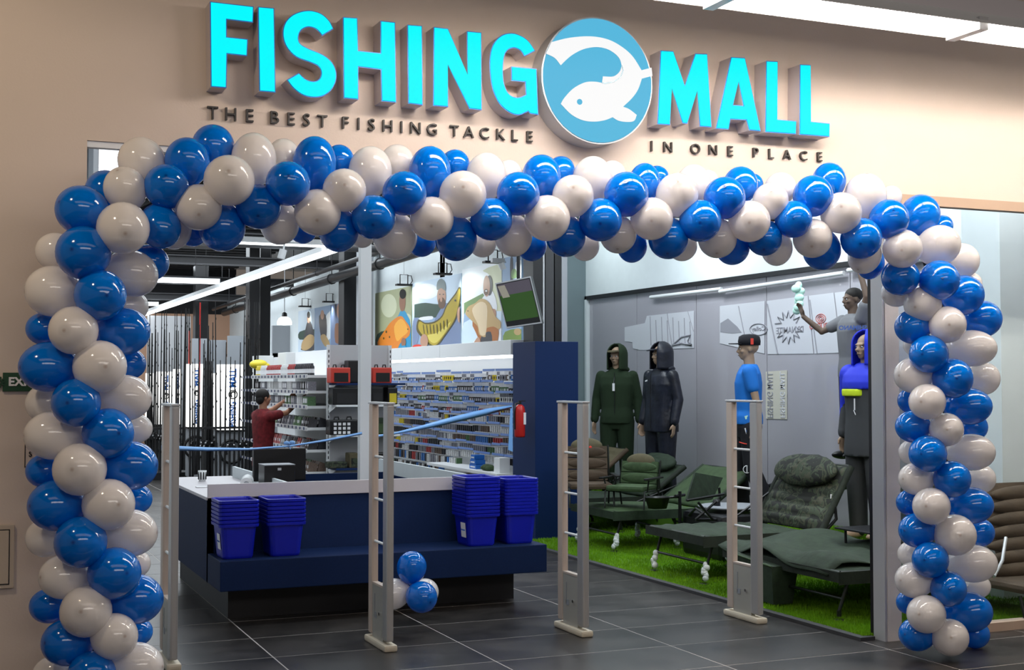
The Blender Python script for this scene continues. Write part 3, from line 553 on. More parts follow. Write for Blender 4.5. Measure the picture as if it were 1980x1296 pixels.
for s_ in BL.split('|'):
    c, x, y, rx, ry, k = s_.split(); x, y, rx, ry, k = map(float, (x, y, rx, ry, k)); q = nearest(x, y)
    Y = AY + k * .19; p = onY(x, y, Y); d = (p - CP).dot(FW); a = min(rx, ry) * d / FPX * 1.05; b = max(rx, ry) * d / FPX * 1.05
    core = onY(q.x, q.y, AY + .02); out = (p - core)
    inpl = Vector((x, y)) - q
    if out.length < .03: out = Vector((0, -1, .0))
    out = out.normalized(); sec = 'left leg' if q.y > 450 and q.x < 300 else 'right leg' if q.y > 500 and q.x > 1700 else 'top span'
    if sec != 'top span':
        side = 'front' if k <= -.7 else (('left' if x < q.x else 'right') + (' flank' if k < .45 else ' rear'))
    else: side = 'front' if k <= -.65 else (('upper' if y < q.y else 'lower') + (' side' if k < .45 else ' rear'))
    items.append([c, x, y, p, a, b, out, sec, side, k])
cnt = {}
for it in sorted(items, key=lambda i: (i[7], -i[2] if 'leg' in i[7] else i[1])):
    c, x, y, p, a, b, out, sec, side, k = it; key = (c, sec, side); cnt[key] = cnt.get(key, 0) + 1
    lab = '%s balloon, arch %s, %s, %s %s one %s' % (CN[c], sec, side, ORD[cnt[key]] if cnt[key] < len(ORD) else str(cnt[key]), CN[c], 'from the floor' if 'leg' in sec else 'from the left')
    o = bpy.data.objects.new('balloon', BM[c]); COL.objects.link(o); o.location = p
    o.rotation_mode = 'QUATERNION'; o.rotation_quaternion = out.to_track_quat('Z', 'Y'); ax = max(b, a * 1.04)
    if abs(out.y) > .8: ax = a * 1.1; a = (a + b) / 2
    o.scale = (a, a, ax); tag(o, lab, 'balloon', 'balloons of the arch')
    if p.z - a < 0: o.location.z = a
# inner pole carrying the arch
ap = [onY(x, y, AY + .02) for x, y in CL]; ap[0].z = 0; ap[-1].z = 0
tag(MB().tube(ap, .012, 'dark', 8).build('arch_pole', loc=ap[0]), 'thin dark pole inside the balloon arch that carries all the balloons', 'pole')
# four loose balloons on the floor
for c, x, y, rx, ry, Y, lab in (('b', 796, 1097, 29, 32, 8.05, 'blue balloon on top of the small cluster beside the second gate'), ('w', 760, 1149, 30, 30, 8.1, 'white balloon at the left of the small cluster, behind the gate post'), ('b', 815, 1155, 30, 31, 7.95, 'blue balloon at the front of the small floor cluster'), ('w', 822, 1145, 26, 30, 8.25, 'white balloon at the back right of the small floor cluster')):
    p = onY(x, y, Y); d = (p - CP).dot(FW); a = rx * d / FPX; o = bpy.data.objects.new('balloon', BM[c]); COL.objects.link(o)
    o.location = p; o.rotation_mode = 'QUATERNION'; o.rotation_quaternion = ((p - onY(790, 1140, 8.1)).normalized()).to_track_quat('Z', 'Y'); o.scale = (a, a, a * 1.08)
    if p.z - a < 0: o.location.z = a
    tag(o, lab, 'balloon', 'four loose balloons on the floor')

# ================================================================== SECURITY GATES
def gate(x, y, lab):
    e = thing('security_gate', (x, y, 0), lab, 'gate', 'security gates across the entrance', world=False)
    L, Hh, pw, pd = .38, 1.475, .10, .045           # length along Y, height
    y0 = -.01
    def post(ya, yb, mt): return MB().box(-pd / 2, pd / 2, ya, yb, .055, Hh - .012, mt, .012).build('post', e, world=False)
    post(0, pw * .9, 'gatem'); p2 = post(L - .075, L, 'gate'); p2['label'] = 'beige rear post'
    MB().box(-pd / 2 - .004, pd / 2 + .004, -.005, L + .005, Hh - .014, Hh, 'lgray', .004).build('top_rail', e, world=False)
    MB().box(-pd / 2 + .006, pd / 2 - .006, pw * .9, L - .075, .04, .36, 'kick').box(-pd / 2 + .004, pd / 2 - .004, pw * .9, L - .075, .36, .375, 'gate', .003).build('lower_panel', e, world=False)
    MB().box(-.042, .042, -.02, L + .02, 0, .04, 'kicktop', .014).build('foot_plate', e, world=False)
    for z in (.62, .88, 1.14): MB().tube([(0, pw * .9 - .01, z), (0, L - .065, z + .0)], .008, 'white', 10).build('crossbar', e, world=False)
    MB().tube([(-pd / 2 + .008, .15, .20), (-pd / 2 - .002, .15, .20)], .010, 'chrome', 14).build('lock', e, world=False)
    MB().box(-pd / 2 + .003, -pd / 2 + .0065, L - .13, L - .125, .17, .31, 'gray').box(-pd / 2 + .003, -pd / 2 + .0065, L - .165, L - .125, .165, .20, 'gray').build('printed_mark', e, world=False)
    return e
gate(1.17, 7.5, 'beige ladder-shaped security gate at the left end, right beside the balloons')
gate(2.43, 7.52, 'beige ladder-shaped security gate beside the small balloon cluster')
gate(3.70, 7.47, 'beige ladder-shaped security gate in front of the navy column')
gate(4.96, 7.42, 'beige ladder-shaped security gate nearest the white pillar, before the blue shirt mannequin')

# ================================================================== COUNTER
e = thing('sales_counter', (1.7, 9.1, 0), 'dark navy sales counter with white upstand and a front ledge carrying baskets', 'counter')
CX0, CX1, CY = 1.64, 3.92, 9.1
c = MB(); c.box(CX0, CX1, CY, CY + .04, .235, .81, 'navy').box(CX0, CX0 + .04, CY, 11.1, .235, .81, 'navy').box(CX1 - .04, CX1, CY, 10.9, .235, .81, 'navy').box(CX0, CX1, 11.06, 11.1, .235, .81, 'navy').build('body', e)
MB().box(CX0, CX1 + .05, 8.65, CY, .235, .432, 'navy', .006).build('ledge', e)
MB().box(1.76, 3.86, 9.0, 11.0, 0, .235, 'toekick').build('plinth', e)
MB().box(CX0 - .005, CX1, CY - .012, CY + .008, .806, .90, 'offwhite', .003).build('front_upstand', e)
MB().box(CX0 - .01, CX0 + .55, CY + .01, 11.1, .79, .812, 'offwhite', .003).build('worktop', e).name = 'worktop'
MB().box(CX0 + .55, CX1, CY + .01, CY + .45, .70, .72, 'navy').build('inner_shelf', e)
u = MB()
u.box(CX0 + .53, CX0 + .55, CY + .02, 10.95, .81, .90, 'coolwall').build('inner_upstand', e)
u = MB(); u.box(CX1 - .32, CX1 - .30, CY + .03, 11.5, .78, .90, 'coolwall').box(CX1 - .30, CX1, CY + .03, 11.5, .72, .74, 'navy2').build('right_upstand', e)
MB().box(3.2, 3.92, 11.5, 11.9, 0, .72, 'navy2').build('back_cabinet', e)
# things on the counter
p = onZ(391, 931, .812); cup = thing('paper_cup', p, 'small striped paper cup on the left end of the white worktop', 'cup')
MB().lathe([(.0, 0), (.026, 0), (.034, .085), (.031, .085), (.024, .004), (0, .004)], 'white', p, 24).build('cup_body', cup)
mb = MB()
for k in range(9): t = 2 * PI * k / 9; mb.obox((p.x + .0315 * math.cos(t), p.y + .0315 * math.sin(t), p.z + .045), Matrix.Rotation(t, 3, 'Z'), .0012, .005, .03, 'black')
mb.build('stripes', cup)
p = onZ(392, 942, .814); tag(MB().box(p.x - .05, p.x + .03, p.y - .05, p.y + .03, .8125, .819, 'label', .002).build('paper_slip', loc=p), 'small white slip of paper flat on the left worktop', 'paper')
p = Vector((2.02, 9.75, .858)); e = thing('paper_roll', p - Vector((0, 0, .045)), 'roll of white paper lying on the worktop against the inner upstand', 'roll')
MB().tube([p + Vector((-.02, -.17, 0)), p + Vector((.06, .17, 0))], .045, 'white', 20).build('roll_body', e)
MB().tube([p + Vector((-.0213, -.1755, 0)), p + Vector((-.02, -.170, 0))], .020, 'gray', 14).build('core', e)
def px_box(mb, x0, y0, x1, y1, Y, dep, mt, bev=0):
    a, b = onY(x0, y1, Y), onY(x1, y0, Y); mb.box(a.x, b.x, Y, Y + dep, a.z, b.z, mt, bev); return a, b
e = thing('computer_monitor', (2.55, 9.95, .72), 'black computer monitor seen from behind on the counter', 'monitor')
m_ = MB(); px_box(m_, 490, 866, 592, 932, 9.9, .05, 'black', .01); m_.build('screen_back', e)
m_ = MB(); px_box(m_, 530, 905, 552, 945, 9.86, .04, 'black'); m_.build('stand', e)
e = thing('receipt_printer', (2.6, 9.6, .72), 'small black receipt printer in front of the monitor', 'printer')
m_ = MB(); a, b = px_box(m_, 511, 900, 571, 940, 9.5, .2, 'black', .006); m_.build('casing', e)
m_ = MB(); px_box(m_, 511, 898, 571, 901, 9.495, .2, 'gray'); m_.build('lid', e)
m_ = MB(); px_box(m_, 537, 905, 544, 910, 9.496, .003, 'lgray'); m_.build('badge', e)
# white square post
pp = onY(707, 900, 9.75)
e = thing('square_post', (pp.x, 9.75, 0), 'tall white square post rising behind the counter front', 'post')
MB().box(pp.x - .042, pp.x + .042, 9.75, 9.83, .2, 4.15, 'white', .004).build('post_body', e)
MB().box(pp.x - .046, pp.x - .030, 9.744, 9.75, .72, 4.15, 'white').build('edge_strip', e)
# shopping baskets: stacks of nested blue baskets
def basket_mesh():
    def rr(hx, hy, z, r=.035, n=4):
        out = []
        for cx, cy, a0 in ((hx - r, hy - r, 0), (-hx + r, hy - r, PI / 2), (-hx + r, -hy + r, PI), (hx - r, -hy + r, 1.5 * PI)):
            for k in range(n): t = a0 + PI / 2 * k / (n - 1); out.append((cx + r * math.cos(t), cy + r * math.sin(t), z))
        return out
    mb = MB(); L = [rr(.098, .135, 0), rr(.103, .14, .012), rr(.117, .157, .165), rr(.119, .159, .184), rr(.134, .176, .186), rr(.136, .178, .202), rr(.128, .170, .205), rr(.122, .162, .198), rr(.100, .137, .012)]
    n = len(L[0]); vs = [v for l in L for v in l]; fs = [(i * n + k, i * n + (k + 1) % n, (i + 1) * n + (k + 1) % n, (i + 1) * n + k) for i in range(len(L) - 1) for k in range(n)]
    mb.add(vs, fs, 'basket'); mb.add(L[0], [tuple(reversed(range(n)))], 'basket'); mb.add(L[-1], [tuple(range(n))], 'basket'); return mb.mesh('shopping_basket')
bme = basket_mesh()
def stack(x, y, n, dz, rz, where, labelled):
    for k in range(n):
        o = bpy.data.objects.new('shopping_basket', bme); COL.objects.link(o); o.location = (x, y, .434 + k * dz); o.rotation_euler.z = rz; o.scale = (.99, .9, 1.12)
        pos = 'bottom' if k == 0 else 'topmost' if k == n - 1 else ORD[k + 1] + ' from the bottom'
        tag(o, 'blue plastic basket, %s of the %s' % (pos, where), 'basket', 'stacks of blue shopping baskets')
        if k == 0 and labelled:
            tx, tz = -.118, .10
            mb = MB(); mb.obox((-.1175, -.06, .1), Matrix.Rotation(-.09, 3, 'Y'), .0012, .048, .046, 'label')
            s1 = mb.build('price_label', o, world=False); s1['label'] = 'white rectangular label with the shop logo'
            mb = MB(); mm = Matrix.Translation((-.1195, -.06, .1)) @ Matrix(((0, 0, -1, 0), (-1, 0, 0, 0), (0, 1, 0, 0), (0, 0, 0, 1)))
            add_text(mb, 'FISHING@MALL', .0125, .001, 'textblue', mm); mb.build('lettering', s1, world=False)
a = onZ(455, 1077, .434); stack(a.x, 8.86, 7, .026, 0, 'leftmost basket stack on the ledge', True)
a = onZ(540, 1072, .434); stack(a.x + .02, 8.87, 7, .026, 0, 'second basket stack from the left', False)
a = onZ(916, 1052, .434); stack(a.x + .01, 8.85, 11, .026, 0, 'tall basket stack right of centre', True)
a = onZ(1000, 1050, .434); stack(a.x + .01, 8.88, 11, .024, 0, 'rightmost basket stack at the ledge end', False)

# ================================================================== NAVY COLUMN, EXTINGUISHER, RIBBON
a = onY(1035, 660, 12.2); b = onY(1118, 660, 12.2)
struct(MB().box(a.x, b.x, 12.2, 12.78, 0, a.z, 'navy2', .004).build('wall_navy_column'))
sc_ = MB()
for x0, x1, mt_ in ((1031, 1049, 'dark'), (1050, 1053, 'lgray'), (1055, 1071, 'duct'), (1073, 1085, 'black'), (1086, 1097, 'gray')): sc_.box(onY(x0, 600, 12.5).x, onY(x1, 600, 12.5).x, 12.5, 12.75, 0 if x0 > 1040 else 1.0, 4.15, mt_)
struct(sc_.build('wall_steel_column'))
q = onY(1004, 847, 12.15); qt = onY(1004, 783, 12.15); zb, h_ = q.z, qt.z - q.z; 
ex = Vector((onY(1005, 800, 12.3).x, 12.3, zb))
e = thing('fire_extinguisher', ex, 'red fire extinguisher hung on the side of the navy column', 'extinguisher')
MB().lathe([(0, 0), (.05, 0), (.055, .015), (.055, h_ - .06), (.045, h_ - .02), (.02, h_), (0, h_)], 'red', ex, 24).build('cylinder', e)
MB().box(ex.x - .012, ex.x + .012, ex.y - .012, ex.y + .012, ex.z + h_, ex.z + h_ + .035, 'black').box(ex.x - .015, ex.x + .06, ex.y - .008, ex.y + .008, ex.z + h_ + .03, ex.z + h_ + .04, 'black').build('valve', e)
MB().tube([ex + Vector((.01, 0, h_ + .02)), ex + Vector((-.05, -.01, h_ + .01)), ex + Vector((-.062, -.01, h_ - .08)), ex + Vector((-.058, -.01, .08))], .008, 'black', 8).build('hose', e)
MB().box(ex.x + .02, ex.x + .046, ex.y - .0535, ex.y - .038, ex.z + .13, ex.z + .25, 'label').build('instruction_label', e)
MB().box(ex.x - .03, ex.x + .05, ex.y + .04, ex.y + .09, ex.z + .1, ex.z + .14, 'dark').build('bracket', e)
def ribbon(name, pts, w, lab, parent=None):
    vs = []; fs = []
    for i, (p, wd) in enumerate(zip(pts, w)):
        p = Vector(p); vs += [p + Vector((0, 0, wd / 2)), p + Vector((0, -.0015, 0)), p - Vector((0, 0, wd / 2)), p + Vector((0, .0015, 0))]
        if i:
            for k in range(4): fs.append((4 * (i - 1) + k, 4 * (i - 1) + (k + 1) % 4, 4 * i + (k + 1) % 4, 4 * i + k))
    return tag(MB().add(vs, fs, 'ribbon', True).build(name, loc=pts[0]), lab, 'ribbon')
rp = [onY(x, y, Y) for x, y, Y in ((312, 866, 8.0), (400, 869, 8.4), (480, 869, 8.8), (560, 863, 9.2), (630, 852, 9.5), (700, 838, 9.72))]
r1 = ribbon('ribbon', rp, [.03, .025, .016, .012, .018, .022], 'light blue ribbon stretched from the left gate to the white post')
kn = onY(559, 858, 9.18)
bw = MB(); bw.ell(kn + Vector((-.018, 0, .004)), (.022, .008, .014), 'ribbon', 12, 8).ell(kn + Vector((.020, 0, .006)), (.024, .008, .015), 'ribbon', 12, 8).ell(kn, (.008, .009, .008), 'ribbon', 8, 6).tube([kn, kn + Vector((.01, 0, -.04))], .003, 'ribbon', 6)
tag(bw.build('bow', loc=kn), 'small bow knotted on the light blue ribbon above the monitor', 'bow')
cx = a.x
rp = [onY(x, y, Y) for x, y, Y in ((718, 846, 9.8), (765, 838, 10.2), (820, 826, 10.8), (880, 811, 11.2), (940, 797, 11.7), (990, 786, 12.2))]
ribbon('ribbon', rp, [.02, .018, .04, .06, .065, .03], 'wider light blue ribbon rising from the white post to the navy column')
rp = [onY(x, y, 12.25) for x, y in ((989, 786), (990, 815), (989, 845), (988, 874))]
vs = [];
mb = MB(); mb.add([rp[0] + Vector((-.01, 0, 0)), rp[0] + Vector((.012, 0, 0)), rp[-1] + Vector((.02, 0, 0)), rp[-1] + Vector((-.03, 0, .02)), rp[0] + Vector((-.01, .003, 0)), rp[0] + Vector((.012, .003, 0)), rp[-1] + Vector((.02, .003, 0)), rp[-1] + Vector((-.03, .003, .02))], [(0, 1, 2, 3), (7, 6, 5, 4), (0, 4, 5, 1), (1, 5, 6, 2), (2, 6, 7, 3), (3, 7, 4, 0)], 'ribbon')
tag(mb.build('ribbon_tail', loc=rp[0]), 'loose end of blue ribbon hanging down beside the fire extinguisher', 'ribbon')

# ================================================================== PEG WALL WITH PACKETS
zh0, zh1 = onX(880, 697, XP).z, onX(880, 674, XP).z
e = thing('peg_wall_unit', (XP, 15.5, 0), 'long white wall unit with blue price strips under the angler posters', 'shelving unit')
MB().box(XP - .04, XP, 12.8, 24, 0, zh0, 'white').build('back_panel', e)
ys_ = [12.8, 15.0, 16.45, 17.9, 19.4, 20.9, 22.4, 23.9]
for y0, y1 in zip(ys_[:-1], ys_[1:]): MB().box(XP - .34, XP - .01, y0 + .004, y1 - .004, zh0 + .02, zh1 + .03, 'white', .004).build('header_panel', e)
lb = MB().box(XP - .30, XP - .24, 12.9, 23.8, zh0 - .01, zh0 + .018, 'lampcool').build('header_light', e); lb['label'] = 'lit tube under the header'
MB().box(XP - .42, XP, 12.8, 23.9, .02, .12, 'white').build('base', e)
sh = MB().box(XP - .50, XP - .03, 12.8, 15.0, .60, .63, 'white').build('shelf', e)
cols = {'white': (.60, .60, .60), 'black': (.03, .03, .035), 'blue': (.05, .16, .42), 'red': (.34, .04, .04), 'yellow': (.62, .48, .03), 'brown': (.13, .09, .07), 'green': (.08, .16, .07), 'gray': (.22, .22, .25)}
for k, v in cols.items(): mat('packet_' + k, v, .35, var=.25, vscale=90)
PK = {}
def packet_mesh(k, h=.11, w=.055, t=.012):
    if (k, h, w) in PK: return PK[(k, h, w)]
    mb = MB(); mb.box(-t / 2, t / 2, -w / 2, w / 2, -h, -h * .35, 'packet_' + k).box(-t / 5, t / 5, -w / 2, w / 2, -h * .35, 0, 'label' if k != 'white' else 'packet_gray').box(-t / 2 - .001, -t / 2, -w / 3, w / 3, -h * .8, -h * .5, 'label' if k in ('black', 'blue', 'brown', 'red', 'green') else 'packet_black')
    PK[(k, h, w)] = mb.mesh('tackle_packet'); return PK[(k, h, w)]
rows = [1.70, 1.58, 1.46, 1.345, 1.235, 1.12, 1.01, .90, .80]
hooks = MB(); cnt = 0; rn = 0; rl = -1; names = list(cols)
rest = MB()
rr = random.Random(5)
for ri, z in enumerate(rows):
    y = 12.9; 
    while y < 17.7:
        wlen = rr.choice((.25, .35, .5)); kk = rr.choices(names, (8, 8, 4, 1, .8, 2, 1.2, 5))[0]
        if ri == 2 and y < 13.8: kk = 'yellow'
        if ri == 3 and y < 13.8: kk = rr.choice(('yellow', 'red'))
        zz = z + rr.choice((0, .01, -.012)); hooks.box(XP - .285, XP - .278, y - .02, y + wlen - .03, zz + .005, zz + .030, mat('price_strip_blue', (.13, .22, .50), .4))
        t = y
        while t < y + wlen - .04:
            hooks.box(XP - .28, XP - .04, t - .002, t + .002, zz - .002, zz + .002, 'lgray')
            if rr.random() < .25: kk = rr.choices(names, (7, 6, 4, 2, 1.2, 3, 1.5, 4))[0]
            for dd in (0,):
                h = .105 + rr.random() * .02
                if cnt < 298:
                    o = bpy.data.objects.new('tackle_packet', packet_mesh(kk, .11 if ri % 2 else .10, .05)); COL.objects.link(o)
                    o.location = (XP - .22, t, zz - .002); o.rotation_euler = (rr.uniform(-.06, .06), 0, PI / 2 + rr.uniform(-.3, .3))
                    rn = rn + 1 if ri == rl else 1; rl = ri; tag(o, '%s packet in the %s row of the peg wall, %s from the right' % (kk, ORD[ri + 1], ORD[rn]), 'packet', 'packets in the %s row of the peg wall' % ORD[ri + 1]); cnt += 1
                else: rest.box(XP - .26, XP - .20, t - .009, t + .009, zz - .085, zz - .02, 'packet_' + kk)
            t += .062
        y += wlen + rr.choice((0, .02, .05))
for ri in range(17):
    z = 1.72 - ri * .065 * 1.02
    y = 17.7
    while y < 23.6:
        kk = rr.choices(names, (8, 8, 3, 1, .8, 2, 1.2, 5))[0]; rest.box(XP - .27, XP - .18, y, y + .05, z - .05, z - .005, 'packet_' + kk); y += .09 + rr.random() * .05
for ri in range(5):
    z = .70 - ri * .13
    y = 15.2 if ri else 14.6
    while y < 17.7: kk = rr.choices(names, (8, 8, 3, 1, .8, 2, 1.2, 5))[0]; rest.box(XP - .27, XP - .2, y, y + .022, z - .10, z - .005, 'packet_' + kk); y += .06 + rr.random() * .03
o = hooks.build('price_strips_and_hooks', e); o['kind'] = 'stuff'
tag(rest.build('packed_tackle', loc=(XP - .2, 20, 0)), 'dense rows of small coloured tackle packets farther along the peg wall', 'packets', kind='stuff')
# things on the low white shelf
for k, (y, z, h, w, mt, lab, cat) in enumerate(((13.7, .63, .05, .10, 'textblue', 'lowest blue and white carton of the small pile on the white shelf', 'carton'), (13.7, .682, .05, .08, 'textblue', 'middle blue and white carton of the small pile on the white shelf', 'carton'), (13.7, .734, .05, .06, 'textblue', 'top blue and white carton of the small pile on the white shelf', 'carton'), (13.0, .63, .16, .08, 'white', 'tall white carton at the right end of the white shelf', 'carton'))):
    mb = MB().box(XP - .42, XP - .30, y - w, y + w, z, z + h, mt, .003); mb.box(XP - .4215, XP - .42, y - w * .7, y + w * .7, z + h * .3, z + h * .6, 'label'); tag(mb.build('carton', loc=(XP - .36, y, z)), lab, cat, 'cartons on the white shelf')
mb = MB()
for k in range(5): mb.ell((XP - .38, 13.35 + (k - 2) * .035, .66 + .01 * (k % 2)), (.06, .04, .03), 'olive2', 12, 8)
tag(mb.build('net_bag', loc=(XP - .38, 13.35, .63)), 'olive green bundled bag lying on the white shelf', 'bag')
for k, (y0, y1, lab) in enumerate(((14.3, 14.6, 'open brown cardboard box under the white shelf, left one'), (13.3, 14.0, 'long brown cardboard box under the white shelf, right one'))):
    tag(MB().box(XP - .48, XP - .12, y0, y1, .30, .52, 'cardboard', .004).box(XP - .55, XP - .48, y0 + .01, y1 - .01, .50, .515, 'cardboard').build('cardboard_box', loc=(XP - .3, y0, .3)), lab, 'box', 'boxes under the white shelf')
MB().box(XP - .5, XP - .05, 12.8, 15.0, .28, .30, 'white').build('lower_shelf', e)

# ================================================================== POSTERS
def Z6(x, y): return (560 + x / 3.96, 460 + y / 3.96)
poster_no = 0
def poster(y0, y1, z0, z1, lab, bg, shapes):
    e = thing('angler_poster', (XP - .02, (y0 + y1) / 2, z0), lab, 'poster', 'angler posters above the wall unit')
    MB().box(XP - .022, XP - .001, y0, y1, z0, z1, bg).build('board', e)
    d = 0; mb = MB()
    for mt, pts in shapes:
        d += .0006; X = XP - .0225 - d; pp_ = [onX(*Z6(*p), X) for p in smooth_outline(pts, 3)]
        pp_ = [Vector((X, max(y0, min(y1, p.y)), max(z0, min(z1, p.z)))) for p in pp_]
        bm = bmesh.new(); vv = [bm.verts.new(p) for p in pp_]
        try:
            ee = [bm.edges.new((vv[i], vv[(i + 1) % len(vv)])) for i in range(len(vv))]; bmesh.ops.triangle_fill(bm, use_beauty=True, edges=ee); mb.bm(bm, mt)
        except ValueError: bm.free()
    mb.build('printed_picture', e)
def el(cx, cy, rx, ry, n=10): return [(cx + rx * math.cos(2 * PI * k / n), cy + ry * math.sin(2 * PI * k / n)) for k in range(n)]
PC = dict(pb1=(.42, .44, .26), pb1l=(.66, .68, .48), sky=(.62, .74, .86), skyw=(.9, .93, .95), water=(.30, .42, .60), trees=(.03, .07, .05), orange=(.78, .24, .02), orange2=(.90, .42, .05), skinp=(.30, .14, .08), skinl=(.50, .28, .19), cyanp=(.02, .30, .55), pike=(.46, .34, .03), piked=(.10, .08, .015), pikeb=(.70, .58, .12), jean=(.20, .26, .42), beard=(.14, .07, .04), capg=(.20, .24, .24), carp=(.52, .35, .16), carpl=(.74, .58, .38), carpd=(.42, .15, .04), whitep=(.80, .82, .86), pgreen=(.16, .26, .10), pdark=(.05, .05, .06), grass=(.2, .3, .06))
for k, v in PC.items(): M[k] = mat('print_' + k, v, .45)
zp0, zp1 = 2.03, 2.93
yA, yB, yC, yD, yE = onX(728, 620, XP).y, onX(799, 620, XP).y, onX(895.5, 620, XP).y, onX(974, 620, XP).y, onX(1012, 620, XP).y
poster(yB + .02, yA, zp0, zp1 - .03, 'poster of a man in cyan holding a bright orange fish', 'pb1', [
  ('pb1l', el(760, 520, 60, 90)), ('pb1l', el(900, 640, 40, 60)), ('trees', [(670, 740), (780, 720), (800, 880), (670, 880)]), ('cyanp', [(790, 660), (830, 600), (850, 560), (880, 560), (905, 600), (925, 660), (925, 880), (800, 880)]), ('skinp', el(863, 490, 24, 75)), ('hair', el(866, 430, 25, 38)),
  ('orange', [(672, 800), (735, 700), (780, 640), (850, 598), (890, 640), (922, 690), (915, 750), (862, 790), (835, 830), (812, 880), (750, 850), (700, 850)]), ('orange2', [(800, 680), (850, 620), (890, 660), (905, 720), (860, 760), (820, 790)]), ('piked', el(905, 700, 5, 6)), ('piked', el(740, 720, 6, 10)), ('piked', el(765, 760, 5, 8)), ('piked', el(720, 770, 5, 9)), ('skinp', el(872, 800, 18, 34)), ('cyanp', [(860, 830), (890, 830), (890, 880), (860, 880)])])
poster(yC + .02, yB - .02, zp0, zp1, 'poster of a bearded man in a gray cap holding a yellow striped pike', 'sky', [
  ('skyw', el(1050, 410, 90, 60)), ('water', [(955, 600), (1340, 560), (1340, 880), (940, 880)]), ('trees', [(955, 510, 'c'), (1040, 498), (1150, 510), (1340, 500, 'c'), (1340, 590, 'c'), (1150, 610), (955, 612, 'c')]), ('whitep', [(1000, 610), (1090, 600), (1090, 625), (1000, 632)]), ('jean', [(1090, 700), (1130, 590), (1200, 500), (1280, 520), (1338, 560), (1338, 870), (1070, 880)]), ('jean', [(945, 640), (985, 620), (1000, 700), (980, 800), (950, 860)]),
  ('skinl', el(1163, 450, 34, 75)), ('beard', el(1165, 500, 28, 44)), ('capg', [(1128, 400), (1130, 340), (1160, 312), (1190, 340), (1194, 405), (1160, 385)]), ('skinl', el(1160, 470, 9, 22)), ('pdark', el(1150, 433, 6, 4)), ('pdark', el(1177, 433, 6, 4)),
  ('piked', [(970, 700), (985, 625), (1035, 650), (1110, 640), (1165, 595), (1200, 515), (1268, 425), (1300, 375), (1320, 420), (1290, 565), (1262, 645), (1195, 745), (1130, 828), (1075, 828), (1000, 750)]), ('pike', [(985, 690), (995, 640), (1040, 662), (1112, 652), (1172, 602), (1205, 525), (1272, 435), (1298, 390), (1308, 425), (1282, 560), (1255, 638), (1190, 735), (1128, 815), (1082, 815), (1015, 742)]), ('pikeb', [(1050, 750), (1120, 730), (1180, 690), (1235, 640), (1190, 725), (1128, 800), (1085, 800)])]
  + [('piked', [(1020 + k * 26, 668 + (k % 2) * 6 - max(0, k - 4) * 14), (1026 + k * 26, 668 - max(0, k - 4) * 14), (1034 + k * 25, 730 - max(0, k - 4) * 16), (1028 + k * 25, 730 - max(0, k - 4) * 16)]) for k in range(8)] + [('pdark', el(1268, 480, 7, 8)), ('skinl', el(1030, 790, 30, 52)), ('skinl', el(1300, 590, 18, 60)), ('reddot', [(945, 825), (1005, 820), (1005, 870), (945, 870)])])
poster(yD + .01, yC - .02, zp0, zp1 + .04, 'poster of a long haired man in a white shirt holding a golden carp', 'skyw', [
  ('pb1l', [(1480, 250), (1640, 230), (1640, 620), (1560, 500), (1540, 300)]), ('pgreen', [(1335, 500, 'c'), (1480, 425, 'c'), (1480, 460), (1335, 590, 'c')]), ('water', [(1335, 590), (1400, 560), (1400, 840), (1335, 850)]), ('sky', [(1335, 650), (1640, 560), (1640, 830), (1335, 850)]), ('whitep', [(1450, 520), (1480, 455), (1510, 430), (1555, 410), (1585, 500), (1583, 560), (1540, 560), (1480, 560)]), ('whitep', [(1420, 780), (1620, 640), (1630, 820), (1420, 840)]), ('pdark', el(1530, 365, 24, 78)), ('skinl', el(1508, 370, 26, 80)), ('beard', el(1504, 415, 18, 24)), ('whitep', el(1505, 407, 9, 5)), ('skinl', [(1545, 550), (1575, 550), (1580, 600), (1550, 600)]),
  ('carpd', [(1400, 640), (1560, 630), (1600, 700), (1590, 800), (1560, 830), (1430, 830), (1440, 760)]), ('pdark', [(1470, 750), (1540, 720), (1545, 830), (1470, 830)]), ('carp', [(1350, 560), (1370, 525), (1420, 500), (1470, 465), (1530, 500), (1575, 600), (1622, 650), (1605, 700), (1560, 680), (1500, 700), (1500, 760), (1450, 740), (1440, 680), (1400, 640), (1350, 590)]), ('carpl', [(1400, 540), (1460, 490), (1510, 520), (1510, 650), (1500, 740), (1460, 740), (1440, 660), (1410, 600)]), ('carp', el(1570, 650, 30, 20)), ('skinl', [(1400, 830), (1440, 760), (1460, 790), (1440, 840)]), ('pdark', el(1365, 560, 4, 5))])
poster(yE, yD - .02, zp0, zp1 + .07, 'narrow poster of green reeds and water partly behind the hanging screen', 'water', [
  ('pdark', [(1690, 160), (1710, 160), (1710, 330), (1690, 330)]), ('whitep', [(1730, 190), (1790, 180), (1785, 280), (1740, 330)]), ('grass', [(1650, 720), (1790, 700), (1790, 810), (1650, 820)]), ('carp', el(1745, 720, 28, 26)), ('pgreen', [(1700, 250), (1730, 240), (1740, 300), (1700, 310)])])
def far_poster(x0, x1, lab, bg, shapes):
    ya, yb = onX(x1, 630, XP).y, onX(x0, 630, XP).y; poster(ya + .02, yb - .02, 2.13, 2.86, lab, bg, shapes)
far_poster(578.5, 611, 'far poster of a dark haired angler holding a yellow fish', 'sky', [('trees', [(76, 720), (190, 700), (190, 760), (76, 780)]), ('pdark', [(100, 820), (130, 660), (160, 640), (190, 760), (190, 860), (90, 860)]), ('skinl', el(145, 620, 12, 34)), ('hair', el(146, 590, 12, 26)), ('carp', [(90, 850), (100, 790), (150, 740), (190, 760), (180, 820), (130, 860)])])
